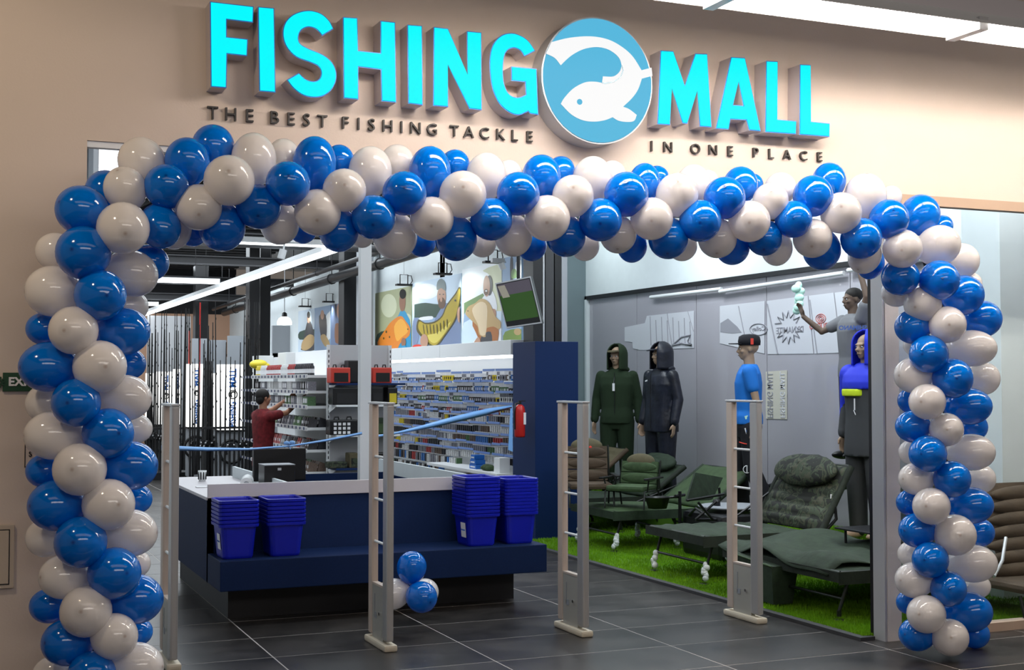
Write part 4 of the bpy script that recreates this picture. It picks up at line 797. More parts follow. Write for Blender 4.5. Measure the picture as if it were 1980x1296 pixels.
far_poster(611, 642, 'far poster of two anglers under a blue sky', 'water', [('skyw', [(270, 620), (330, 560), (325, 740), (280, 780)]), ('pdark', [(225, 600), (275, 590), (285, 720), (270, 800), (240, 760)]), ('skinl', el(250, 590, 14, 36)), ('carp', [(235, 760), (270, 740), (310, 820), (270, 830)])])
far_poster(642, 662, 'far poster of a purple blue angler, rightmost of the far three', 'jean', [('skinl', el(382, 560, 22, 60)), ('pdark', [(345, 500), (360, 500), (355, 620)]), ('skinp', [(350, 660), (400, 680), (400, 790), (350, 800)])])
far_header = MB().box(XP - .34, XP - .01, 24.0, 29.5, 1.80, 2.12, 'white').build('header_panel', bpy.data.objects['peg_wall_unit'])

# floodlights above the posters
def flood(x, y, Y, lab):
    p = onY(x, y, Y); e = thing('floodlight', p, lab, 'lamp', 'black floodlights above the posters')
    w = .11
    MB().box(p.x - w, p.x + w, p.y - .05, p.y + .05, p.z - .02, p.z + .005, 'black', .004).build('lamp_head', e)
    MB().tube([p + Vector((-w * .5, 0, 0)), p + Vector((-w * .5, 0, .13)), p + Vector((w * .5, 0, .13)), p + Vector((w * .5, 0, 0))], .008, 'black', 6).build('bracket', e)
    MB().tube([p + Vector((w * .5, 0, .12)), p + Vector((w * .95, 0, .12)), p + Vector((w * 1.1, 0, .05)), p + Vector((w * .8, 0, 0))], .006, 'black', 6).build('cable', e)
    MB().tube([p + Vector((0, 0, .13)), p + Vector((0, 0, 3.8 - p.z))], .004, 'lgray', 5).build('suspension_wire', e); return p
F1 = flood(781, 550, 17.0, 'black floodlight above the orange fish poster')
F2 = flood(856, 529, 15.2, 'black floodlight above the pike poster')
F3 = flood(953, 506, 13.5, 'black floodlight above the carp poster, nearest the security camera')
F4 = flood(590, 592, 22.5, 'small black floodlight above the first far poster')
F5 = flood(637, 583, 21.0, 'small black floodlight beside the dark column at the far posters')
for n_, p in enumerate((F1, F2, F3)): spot_light('flood_lamp', p + Vector((.0, 0, -.03)), (XP, p.y - .4, 2.5), 22, (.9, 1, .95), 95, .9)
for p in (F4, F5): spot_light('flood_lamp', p + Vector((.0, 0, -.03)), (XP, p.y, 2.4), 20, (.9, 1, 1), 90, .9)
# security camera and track spot
p = onY(965, 512, 13.3); e = thing('security_camera', p, 'white security camera on the wall right of the carp floodlight', 'camera')
MB().box(p.x - .09, p.x + .06, p.y - .03, p.y + .03, p.z + .02, p.z + .07, 'lgray', .008).build('housing', e); MB().tube([p + Vector((.02, 0, .02)), p + Vector((.05, 0, -.05))], .035, 'white', 12).build('dome', e); MB().tube([p + Vector((.05, 0, .05)), p + Vector((.2, .3, .06))], .012, 'lgray', 8).build('arm', e)
p = onY(546, 491, 12.6); e = thing('track_spotlight', p, 'small white cylindrical spotlight hanging below the nearest led strip', 'lamp')
MB().tube([p + Vector((.01, 0, .04)), p + Vector((-.015, 0, -.05))], .037, 'white', 16).build('lamp_head', e); MB().tube([p + Vector((.012, 0, .04)), p + Vector((.02, 0, .12))], .010, 'white', 8).build('stem', e); MB().box(p.x - .04, p.x + .12, p.y - .03, p.y + .03, p.z + .11, p.z + .16, 'white', .006).build('track_adapter', e)
# hanging screen
e = thing('hanging_screen', onY(1002, 590, 12.2), 'flat screen hung tilted in front of the posters, showing grass green', 'screen')
Q = [onY(x, y, Y) for x, y, Y in ((957, 548, 12.35), (1026, 534, 12.05), (1048, 625, 11.95), (979, 635, 12.25))]
nrm = (Q[1] - Q[0]).cross(Q[3] - Q[0]).normalized();  nrm = nrm if nrm.y > 0 else -nrm
MB().prism(Q, nrm * .05, 'lgray', 'black').build('screen_frame', e)
def inq(u, v): return Q[0].lerp(Q[1], u).lerp(Q[3].lerp(Q[2], u), v) - nrm * .002
S_ = MB(); S_.prism([inq(.03, .03), inq(.97, .03), inq(.97, .97), inq(.03, .97)], nrm * .001, 'black'); S_.build('bezel', e)
S_ = MB(); dsp = mat('display_green', (.010, .03, .006), .2, emit=(.020, .055, .008), es=.9); S_.prism([inq(.05, .30) - nrm * .001, inq(.95, .30) - nrm * .001, inq(.95, .86) - nrm * .001, inq(.05, .86) - nrm * .001], nrm * .0005, dsp)
S_.prism([inq(.05, .05) - nrm * .001, inq(.95, .05) - nrm * .001, inq(.95, .30) - nrm * .001, inq(.05, .30) - nrm * .001], nrm * .0005, mat('display_gray', (.02, .02, .03), .2, emit=(.07, .06, .075), es=.9))
S_.prism([inq(.05, .08) - nrm * .002, inq(.25, .08) - nrm * .002, inq(.32, .35) - nrm * .002, inq(.12, .35) - nrm * .002], nrm * .0005, mat('display_beige', (.1, .1, .09), .2, emit=(.25, .23, .18), es=.8)); S_.build('picture', e)
MB().tube([Q[0].lerp(Q[1], .6) + nrm * .05, Q[0].lerp(Q[1], .6) + nrm * .05 + Vector((0, 0, .4)), Q[0].lerp(Q[1], .6) + nrm * .05 + Vector((0, 0, 4.1 - Q[0].z))], .02, 'dark', 8).build('ceiling_mount', e)

# ================================================================== GONDOLA SHELVING with end shelves
GX0, GX1, GY0, GY1 = 3.79, 4.52, 14.0, 16.9
e = thing('shelving_unit', (GX0, GY0, 0), 'white double shelving unit with loaded end shelves behind the counter', 'shelving unit')
zt = onY(633, 667, GY0).z; zt2 = onY(760, 673, GY0).z
MB().box(GX0 + .03, GX1 - .03, GY0, GY0 + .03, .1, zt, 'lgray').build('end_panel', e)
MB().box((GX0 + GX1) / 2 + .0, (GX0 + GX1) / 2 + .03, GY0 + .03, GY1, .1, zt - .02, 'white').build('spine_panel', e)
for x in (GX0, GX1 - .03):
    u_ = MB().box(x, x + .03, GY0 - .03, GY0 + .01, 0, zt, 'white'); 
    for k in range(34): u_.box(x + .010, x + .020, GY0 - .0312, GY0 - .0302, .1 + k * .055, .13 + k * .055, 'black')
    u_.build('upright', e)
MB().box(GX0, GX1, GY0 - .36, GY0, 0, .14, 'navy2').build('base', e)
ez_ = [onY(690, y, GY0 - .3).z for y in (741, 783, 841, 905)]
for k, z in enumerate(ez_):
    MB().box(GX0 + .02, GX1 + (.06 if k == 0 else 0), GY0 - .34, GY0 - .001, z - .022, z, 'navy2' if k in (0, 3) else 'white', .003).build('end_shelf', e)
    for x in (GX0 + .015, GX1 - .03): MB().prism([Vector((x, GY0 - .01, z - .022)), Vector((x, GY0 - .30, z - .022)), Vector((x, GY0 - .26, z - .04)), Vector((x, GY0 - .01, z - .10))], Vector((.012, 0, 0)), 'white').build('bracket', e)
sz = [1.67, 1.50, 1.335, 1.10, .86, .62]
for z in sz:
    MB().box(GX0 - .20, GX0 + .36, GY0 + .04, GY1, z - .03, z, 'white').box(GX0 - .205, GX0 - .20, GY0 + .04, GY1, z - .035, z + .01, 'label').build('side_shelf', e)
    st = MB(); 
    for k in range(40): st.box(GX0 - .207, GX0 - .205, GY0 + .06 + k * .088, GY0 + .11 + k * .088, z - .028, z + .002, 'navy2' if k % 2 else 'lgray')
    o = st.build('price_tags', e); o['kind'] = 'stuff'
MB().box(GX0 + .0, GX0 + .36, GY0 + .04, GY1, 0, .5, 'white').build('side_base', e)
# products on the long side
ROWS = [('bottles', ('white', 'red', 'yellow', 'black')), ('packs', ('gray', 'black', 'white', 'gray')), ('packs', ('gray', 'black', 'white', 'green')), ('bags', ('brown', 'green', 'black', 'gray')), ('bags', ('gray', 'brown', 'black', 'red')), ('bags', ('brown', 'gray', 'green'))]
def prod_mesh(kind, k):
    key = (kind, k)
    if key in PK: return PK[key]
    mb = MB()
    if kind == 'bottles': mb.lathe([(0, 0), (.030, 0), (.030, .095), (.018, .11), (.018, .13), (0, .13)], 'packet_' + k, n=12).lathe([(.0305, .025), (.0305, .07)], 'label', n=12)
    elif kind == 'packs': mb.box(-.045, .045, -.03, .03, 0, .10, 'packet_' + k, .004).box(-.0465, -.045, -.02, .02, .03, .08, 'label')
    else: mb.add([(-.05, -.04, 0), (.05, -.04, 0), (.05, .04, 0), (-.05, .04, 0), (-.02, -.03, .11), (.07, -.03, .08), (.07, .03, .08), (-.02, .03, .11)], [(0, 1, 2, 3), (4, 7, 6, 5), (0, 4, 5, 1), (1, 5, 6, 2), (2, 6, 7, 3), (3, 7, 4, 0)], 'packet_' + k).box(-.04, -.037, -.018, .018, .03, .07, 'label')
    PK[key] = mb.mesh('product'); return PK[key]
for ri, (kind, ks) in enumerate(ROWS):
    sn = 0
    y = GY0 + .10; z = sz[ri]
    while y < GY1 - .08:
        n_ = rr.randint(2, 5); k = rr.choice(ks)
        for _ in range(n_):
            if y > GY1 - .08: break
            sn += 1
            for col_ in (0, 1):
                nm = {'bottles': 'tackle_bottle', 'packs': 'tackle_pack', 'bags': 'bait_bag'}[kind]; cat = {'bottles': 'bottle', 'packs': 'pack', 'bags': 'bag'}[kind]
                if col_ and kind != 'bags': continue
                o = bpy.data.objects.new(nm, prod_mesh(kind, k)); COL.objects.link(o); o.location = (GX0 - .14 + col_ * .10, y, z); o.rotation_euler.z = rr.uniform(-.25, .25)
                if col_: o.location.z += .0
                tag(o, '%s %s, %s from the near end on the %s long shelf%s' % (k, {'bottles': 'bottle', 'packs': 'pack', 'bags': 'bait bag'}[kind], ORD[sn], ORD[ri + 1], ', back row' if col_ else ', front row' if kind == 'bags' else ''), cat, '%s %s on the %s long shelf' % (k, kind, ORD[ri + 1]))
            y += .078 if kind == 'bottles' else .085
        y += .03
# cases on the end shelves
def case(x0, x1, zb, zt_, Y, lab, shell, face, name='tackle_case', cat='case', handle=True, marks=0):
    a = onY(x0, zb, Y); b = onY(x1, zt_, Y); e = thing(name, ((a.x + b.x) / 2, Y, a.z), lab, cat)
    z0 = min(ez_, key=lambda q: abs(q - a.z)); h = b.z - a.z
    MB().box(a.x, b.x, Y, Y + .18, z0, z0 + h, shell, .012).build('shell', e)
    MB().box(a.x + (b.x - a.x) * .16, b.x - (b.x - a.x) * .12, Y - .004, Y + .001, z0 + h * .08, z0 + h * .66, face).build('front_panel', e)
    if handle: MB().tube([Vector((a.x + (b.x - a.x) * t, Y + .08, z0 + h + hh)) for t, hh in ((.2, 0), (.22, .028), (.34, .03), (.36, 0))], .008, 'black', 6).tube([Vector((a.x + (b.x - a.x) * t, Y + .08, z0 + h + hh)) for t, hh in ((.62, 0), (.64, .028), (.76, .03), (.78, 0))], .008, 'black', 6).build('handle', e)
    if marks:
        mb = MB()
        for i in range(marks):
            for j in range(3): mb.box(a.x + .04 + i * .05, a.x + .072 + i * .05, Y - .006, Y - .004, z0 + .012 + j * h * .28, z0 + .012 + j * h * .28 + h * .18, 'label')
        mb.build('labels', e)
    return e
Yc = GY0 - .30
case(640, 678, 740, 710, Yc, 'red hard case on the top end shelf, left of the white post', 'redcase', 'black')
case(721, 758, 740, 710, Yc, 'red hard case on the top end shelf, right of the white post', 'redcase', 'black')
case(674, 702, 740, 696, Yc + .06, 'tall black box between the two red cases', 'black', 'black', 'black_box', 'box', handle=False)
case(643, 694, 781, 747, Yc, 'glossy black bag on the second end shelf, left of the post', 'black', 'dark', 'black_bag', 'bag', False)
case(718, 742, 781, 747, Yc, 'black carton on the second end shelf, right of the post', 'black', 'dark', 'black_box', 'box', False)
case(750, 769, 781, 748, Yc - .02, 'black carton with yellow label beside the gate on the second end shelf', 'black', 'yellow', 'black_box', 'box', False)
case(638, 696, 838, 808, Yc, 'black case with white square labels on the third end shelf', 'black', 'black', handle=True, marks=4)
case(728, 748, 838, 806, Yc, 'dark green carton on the third end shelf behind the gate', 'olive', 'olive2', 'green_box', 'box', False)
case(636, 672, 897, 884, Yc, 'flat camouflage pouch on the lowest end shelf', 'camo', 'camo', 'camo_pouch', 'pouch', False)
case(676, 696, 897, 868, Yc, 'brown camouflage bag on the lowest end shelf left of the post', 'khaki', 'camo', 'camo_bag', 'bag', False)
case(720, 758, 897, 868, Yc, 'black bag on the lowest end shelf right of the post', 'black', 'dark', 'black_bag', 'bag', False)
# low white cabinets beside the person, yellow bag
for x0, x1, y0, y1, Y, lab in ((500, 529, 688, 745, 19.0, 'white cabinet top seen left above the long shelf'), (553, 634, 682, 715, 18.2, 'white cabinet top seen under the far posters')):
    a, b = onY(x0, y1, Y), onY(x1, y0, Y); tag(MB().box(a.x, b.x, Y, Y + .5, 0, b.z, 'white', .005).build('white_cabinet', loc=(a.x, Y, 0)), lab, 'cabinet')
p = onY(500, 705, 18.5); mb = MB(); mb.ell(p, (.13, .12, .07), 'yellow', 14, 8).ell(p + Vector((.08, 0, -.03)), (.09, .10, .06), 'yellow', 12, 8); tag(mb.build('yellow_bag', loc=p), 'yellow bag lying on top of the shelf behind the rods', 'bag')
p = onY(601, 698, 18.3); tag(MB().lathe([(0, 0), (.06, 0), (.065, .05), (.05, .07), (0, .07)], 'brown', p, 16).lathe([(.0, .07), (.05, .07), (.04, .10), (0, .10)], 'lgray', p, 16).build('fishing_reel_box', loc=p), 'small brown and silver reel on the white cabinet top', 'reel')
# columns and partitions in the depth
def column(x0, x1, Y, z0, z1, mt, lab, dep=.3):
    a, b = onY(x0, 600, Y), onY(x1, 600, Y); struct(tag(MB().box(a.x, b.x, Y, Y + dep, z0, z1, mt, .006).build('wall_column'), lab))
column(482, 502, 22, 0, 4.1, 'dark', None); column(503, 523, 22.3, 0, 4.1, 'black', None); column(665, 695, 19, 0, 4.1, 'dark', None); column(700, 722, 18.4, 0, 4.1, 'gray', None); column(378, 403, 27, 0, 4.1, 'black', None)
a, b = onY(527, 690, 24), onY(580, 636, 24); tag(MB().box(a.x, b.x, 24, 24.1, 0, onY(550, 630, 24).z, 'gray').build('partition_panel', loc=(a.x, 24, 0)), 'blue gray partition panel below the glowing pendant lamp', 'partition')
for n_, (x0, x1, yt, Y, mt) in enumerate(((285, 371, 612, 27.5, 'lgray'), (372, 405, 655, 26, 'gray'), (406, 440, 658, 26.1, 'gray'), (441, 481, 650, 26, 'gray'))):
    a, b = onY(x0, 600, Y), onY(x1, yt, Y); tag(MB().box(a.x, b.x - .02, Y, Y + .06, 0, b.z, mt, .004).build('partition_panel', loc=(a.x, Y, 0)), 'gray partition panel behind the fishing rods, %s from the left' % ORD[n_ + 1], 'partition', 'gray partitions behind the rods')
p = onY(550, 628, 23); e = thing('pendant_lamp', p, 'glowing white dome pendant lamp near the far tan wall', 'lamp')
MB().lathe([(.13, 0), (.128, .05), (.10, .11), (.05, .14), (0, .145)], 'pendant', p, 20).lathe([(.13, 0), (0, -.01)], 'pendant', p, 20).build('shade', e); MB().lathe([(.05, .14), (.045, .2), (.02, .22)], 'black', p, 12).build('cap', e); MB().tube([p + Vector((0, 0, .2)), p + Vector((0, 0, 4.1 - p.z))], .008, 'lgray', 6).build('cord', e)

# ================================================================== LIGHT BOXES AND RODS
def light_box(x0, x1, y0, y1, Y, lab, txt=True):
    a, b = onY(x0, y1, Y), onY(x1, y0, Y); e = thing('light_box', ((a.x + b.x) / 2, Y, 0), lab, 'light box', 'lit boxes of the rod racks')
    MB().box(a.x, b.x, Y, Y + .25, a.z, b.z, 'lightbox').build('lit_face', e)
    MB().box(a.x - .015, b.x + .015, Y - .02, Y + .27, a.z - .03, a.z, 'dark').build('lower_tray', e)
    MB().box(a.x, b.x, Y + .02, Y + .25, 0.1, a.z - .03, 'gray').box(a.x + .02, b.x - .02, Y, Y + .25, 0, .1, 'dark').build('cabinet', e)
    cx, h, w = (a.x + b.x) / 2, b.z - a.z, b.x - a.x
    if txt:
        mb = MB(); mm = lambda z: frame_mtx((cx + w * .05, Y - .006, z), (0, 0, 1), (-1, 0, 0))
        add_text(mb, 'FISHING', w * .40, .004, 'textblue', mm(a.z + h * .24), bold=.004, sx=h * .46 / (w * 1.75)); add_text(mb, 'MALL', w * .40, .004, 'textblue', mm(a.z + h * .79), bold=.004, sx=h * .34 / (w * 1.15)); mb.build('lettering', e)
        rg = MB(); c0 = Vector((cx + w * .05, Y - .006, a.z + h * .54)); rg.tube([c0 + Vector((w * .17 * math.cos(t), 0, w * .17 * math.sin(t))) for t in [2 * PI * k / 20 for k in range(21)]], .009, 'black', 6, False)
        rg.tube([c0 + Vector((w * .09 * math.cos(t), -.004, w * .11 * math.sin(t))) for t in [.3 + k * .35 for k in range(12)]], .012, 'black', 6); rg.build('ring_emblem', e)
    rl = MB(); c0 = Vector((cx, Y - .012, a.z - .32)); rl.tube([c0 + Vector((.17 * math.cos(t), 0, .17 * math.sin(t))) for t in [2 * PI * k / 24 for k in range(25)]], .022, 'black', 6, False).tube([c0 + Vector((.08 * math.cos(t), 0, .08 * math.sin(t))) for t in [.5 + k * .4 for k in range(9)]], .02, 'black', 6)
    rl.build('printed_fish_ring', e)
    return a, b
BX = [(302, 336, 719, 821, 23.5, 'narrow lit box of the rod rack at the far left'), (338, 350, 714, 821, 22.4, 'second lit box from the left in the rod racks'), (364, 393.5, 704, 826, 21.2, 'third lit box from the left behind dark rods'), (424, 472, 705, 832, 19.6, 'largest lit box with blue lettering, right end of the rod racks')]
for b_ in BX: light_box(*b_)
light_box(409, 417, 722, 826, 20.4, 'thin slice of lit box between two rod bundles', False)
light_box(284, 297, 722, 820, 24.5, 'leftmost lit sliver beside the balloons', False)
def rod_mesh(L, kind):
    mb = MB(); mb.tube([(0, 0, 0), (0, 0, L * .25), (0, 0, L)], [.017, .014, .006], 'black', 6)
    mb.tube([(0, 0, .05), (0, 0, .42)], .017, 'dark', 8)
    for k in range(4): z = L * (.45 + k * .15); mb.box(-.004, .02 - k * .003, -.004, .004, z, z + .03, 'black')
    if kind:
        mb.tube([(0, -.03, .5), (0, -.075, .5)], .036, 'black', 10).tube([(-.05, -.06, .5), (.05, -.06, .5)], .012, 'lgray', 6)
    return mb.mesh('fishing_rod')
RM = {(L, k): rod_mesh(L, k) for L in (1.7, 1.95, 2.2, 2.5) for k in (0, 1)}
rq = random.Random(11); cntr = 0
for (x0, x1, Y, n_, Ls, lab) in ((284, 300, 23.3, 7, (2.5, 2.2), 'bundle at the far left beside the balloons'), (300, 338, 22.8, 9, (2.5, 2.2, 1.95), 'row before the far left lit box'), (338, 366, 21.9, 8, (2.5, 2.2), 'row before the second lit box'), (366, 393, 20.8, 6, (2.2, 1.7), 'row before the third lit box'), (393, 412, 20.0, 16, (1.95, 2.2, 1.7), 'thick bundle left of the largest lit box'), (414, 474, 19.2, 7, (1.7, 1.95, 2.5), 'row before the largest lit box'), (474, 500, 19.2, 16, (2.2, 1.95, 2.5), 'thick bundle right of the largest lit box')):
    for k in range(n_):
        x = x0 + (x1 - x0) * (k + .5) / n_ + rq.uniform(-.8, .8); p = onY(x, 800, Y - rq.uniform(0, .25)); L = rq.choice(Ls)
        o = bpy.data.objects.new('fishing_rod', RM[(L, rq.random() < .45)]); COL.objects.link(o); zb = .12 + rq.choice((0, .05)); o.location = (p.x, p.y, zb)
        kk_ = k; o.rotation_euler = (rq.uniform(-.008, .008), rq.uniform(-.012, .012), rq.uniform(-.4, .4)); o.scale = (1.05, 1.05, 1.05)
        tag(o, '%s fishing rod from the left in the %s' % (ORD[k + 1], lab), 'fishing rod', 'fishing rods in the %s' % lab)
for (x0, x1, Y, lab) in ((284, 392, 22.3, 'long low dark rod stand before the left lit boxes'), (393, 500, 19.1, 'low dark rod stand before the largest lit box')):
    a, b = onY(x0, 800, Y), onY(x1, 800, Y); e = thing('rod_stand', (a.x, Y, 0), lab, 'stand'); MB().box(a.x, b.x, Y - .35, Y + 1.2, 0, .12, 'dark').build('base', e); MB().box(a.x, b.x, Y + .02, Y + .05, onY(400, 830, Y).z, onY(400, 826, Y).z, 'dark').build('rail', e)
for x, Y, yt, yb, mt, lab in ((387, 21, 585, 650, 'red', 'long red rod tube standing left of the tan wall'), (366, 21.4, 640, 760, 'redcase', 'pale red rod wrap standing behind the third lit box')):
    p = onY(x, yt, Y); tag(MB().tube([Vector((p.x, Y, 0.12)), Vector((p.x, Y, p.z))], .011, mt, 8).build('rod_tube', loc=(p.x, Y, .12)), lab, 'rod tube')


# ================================================================== TURF
tx0, tx1, ty0, ty1 = 5.24, 7.8, 6.72, jy + .02
e = thing('turf', (6.5, 10, 0), 'bright green artificial grass laid under the bedchairs and mannequins', 'turf')
MB().box(tx0, tx1, ty0, 12.15, 0, .012, 'turfbase').box(6.05, tx1, 12.15, ty1, 0, .012, 'turfbase').build('backing', e)
rt_ = random.Random(3); vs, fs = [], []
def blades(n, x0, x1, y0, y1, z):
    global vs, fs
    for _ in range(n):
        x, y = rt_.uniform(x0, x1), y0 + (y1 - y0) * rt_.random() ** 1.6; a = rt_.uniform(0, PI); h = rt_.uniform(.014, .028); w = .0035; lx, ly = rt_.uniform(-.008, .008), rt_.uniform(-.008, .008)
        i = len(vs); vs.extend([(x - w * math.cos(a), y - w * math.sin(a), z), (x + w * math.cos(a), y + w * math.sin(a), z), (x + lx, y + ly, z + h)]); fs.append((i, i + 1, i + 2))
blades(80000, tx0, 6.95, ty0, 12.15, .012); blades(8000, 6.05, 6.95, 12.15, 15, .012); blades(5000, 6.95, 7.75, ty0, 8.6, .012)
o = MB().add(vs, fs, 'turf').build('grass_pile', e); o['kind'] = 'stuff'
pe = thing('podium', (7.3, 8.6, .012), 'low podium covered in green artificial grass under the four mannequins', 'podium')
MB().box(6.95, tx1 - .12, 8.6, ty1 - .3, .012, .24, 'turfbase').build('platform', pe)
vs, fs = [], []; blades(26000, 6.95, tx1 - .12, 8.6, 14.8, .24); o = MB().add(vs, fs, 'turf').build('grass_pile', pe); o['kind'] = 'stuff'
struct(MB().box(5.19, 5.25, 6.74, 12.1, 0, .022, 'duct').box(5.19, 5.30, 6.68, 6.74, 0, .022, 'duct').build('trim_6'))

# ================================================================== FIGURES
def fuse(name, parts, mt, parent, vox=.009, sm=6, lvl=0):
    """parts: list of MB builders; joined by a voxel remesh into one continuous surface"""
    mb = MB()
    for p in parts: p(mb)
    me = mb.mesh('tmp'); o = bpy.data.objects.new('tmp', me); COL.objects.link(o)
    b = bmesh.new(); b.from_mesh(me); bmesh.ops.recalc_face_normals(b, faces=b.faces); b.to_mesh(me); b.free()
    r = o.modifiers.new('r', 'REMESH'); r.mode = 'VOXEL'; r.voxel_size = vox; r.use_smooth_shade = True
    s_ = o.modifiers.new('s', 'SMOOTH'); s_.iterations = sm; s_.factor = .5
    bpy.context.view_layer.update(); m2 = bpy.data.meshes.new_from_object(o.evaluated_get(bpy.context.evaluated_depsgraph_get()))
    bpy.data.objects.remove(o); m2.materials.clear(); m2.materials.append(M[mt] if isinstance(mt, str) else mt); m2.name = name
    ob = bpy.data.objects.new(name, m2); COL.objects.link(ob); ob.parent = parent; return ob
def limb(pts, rs):
    def f(mb):
        P = [Vector(p) for p in pts]; fine = []; fr = []
        for i in range(len(P) - 1):
            for k in range(4): t = k / 4; fine.append(P[i].lerp(P[i + 1], t)); fr.append(rs[i] + (rs[i + 1] - rs[i]) * t)
        fine.append(P[-1]); fr.append(rs[-1]); mb.tube(fine, fr, 'skin', 14)
        for p, r in zip(P, rs): mb.ell(p, (r, r, r), 'skin', 12, 8)
    return f
def loft(sections, n=24):   # (z, cx, cy, rx, ry)
    def f(mb):
        vs = []
        for z, cx, cy, rx, ry in sections:
            for k in range(n):
                t = 2 * PI * k / n; c, s_ = math.cos(t), math.sin(t); q = 2.5
                vs.append((cx + rx * math.copysign(abs(c) ** (2 / q), c), cy + ry * math.copysign(abs(s_) ** (2 / q), s_), z))
        m_ = len(sections); fs = [(i * n + k, i * n + (k + 1) % n, (i + 1) * n + (k + 1) % n, (i + 1) * n + k) for i in range(m_ - 1) for k in range(n)]
        fs += [tuple(reversed(range(n))), tuple((m_ - 1) * n + k for k in range(n))]; mb.add(vs, fs, 'skin')
    return f
def ball(c, r, rot=None): return lambda mb: mb.ell(c, r, 'skin', 16, 10, rot)
def hand(wr, dirn, side, palm_n, curl=.35, scale=1.0):
    """fingers leave the palm at wr + dirn; palm_n is the palm's facing normal; thumb on the given side"""
    d = Vector(dirn).normalized(); n = Vector(palm_n); n = (n - d * n.dot(d)).normalized(); s_ = d.cross(n).normalized(); out = []
    w = Vector(wr); R = Matrix((s_, n, d)).transposed(); k = scale
    out.append(ball(w + d * .045 * k, (.038 * k, .016 * k, .055 * k), R))
    for i, (off, L, r) in enumerate(((-.031, .070, .0085), (-.0105, .082, .009), (.0105, .078, .009), (.031, .060, .008))):
        b = w + d * .085 * k + s_ * off * k; L *= k
        p1 = b + (d + s_ * off * 3) .normalized() * L * .45; d2 = (d + n * curl).normalized(); p2 = p1 + d2 * L * .32; d3 = (d + n * curl * 2.2).normalized(); p3 = p2 + d3 * L * .25
        out.append(limb([b - d * .03 * k, p1, p2, p3], [r * k, r * k, r * .92 * k, r * .8 * k]))
    b = w + d * .02 * k - s_ * .02 * side * k; p1 = b - s_ * side * .030 * k + d * .030 * k + n * .012; p2 = p1 - s_ * side * .006 * k + d * .030 * k + n * .008
    out.append(limb([b, p1, p2], [.012 * k, .0105 * k, .0085 * k])); return out
def head_parts(c, yaw=0, pitch=0, s=1.0):
    R = Matrix.Rotation(yaw, 3, 'Z') @ Matrix.Rotation(pitch, 3, 'X'); C_0 = Vector(c)
    def at(x, y, z): return C_0 + R @ Vector((x * s, y * s, z * s))
    def b(x, y, z, rx, ry, rz): return ball(at(x, y, z), (rx * s, ry * s, rz * s), R)
    return [b(0, .012, .028, .076, .094, .085), b(0, -.018, -.03, .060, .070, .080), b(0, -.048, -.082, .032, .034, .026), b(0, -.082, .018, .052, .014, .012),
            limb([at(0, -.084, .008), at(0, -.104, -.028)], [.009 * s, .013 * s]), b(0, -.090, -.034, .018, .014, .010), b(0, -.084, -.060, .024, .012, .008), b(0, -.082, -.070, .020, .011, .007),
            b(-.076, .012, -.005, .010, .020, .030), b(.076, .012, -.005, .010, .020, .030), b(-.04, -.062, -.025, .022, .022, .020), b(.04, -.062, -.025, .022, .022, .020)], at, R
def face_bits(at, R, e, s=1.0, white=True):
    for k, nm in ((-1, 'eye'), (1, 'eye')):
        mb = MB(); mb.ell(at(.030 * k, -.080, -.001), (.013 * s, .007 * s, .0065 * s), 'label', 10, 6, R).ell(at(.030 * k, -.0865, -.001), (.005 * s, .003 * s, .005 * s), 'black', 8, 6, R); mb.build(nm, e, world=False)
    MB().tube([at(-.020, -.0945, -.065), at(0, -.0975, -.063), at(.020, -.0945, -.065)], .0022, 'hair', 5).build('mouth', e, world=False)
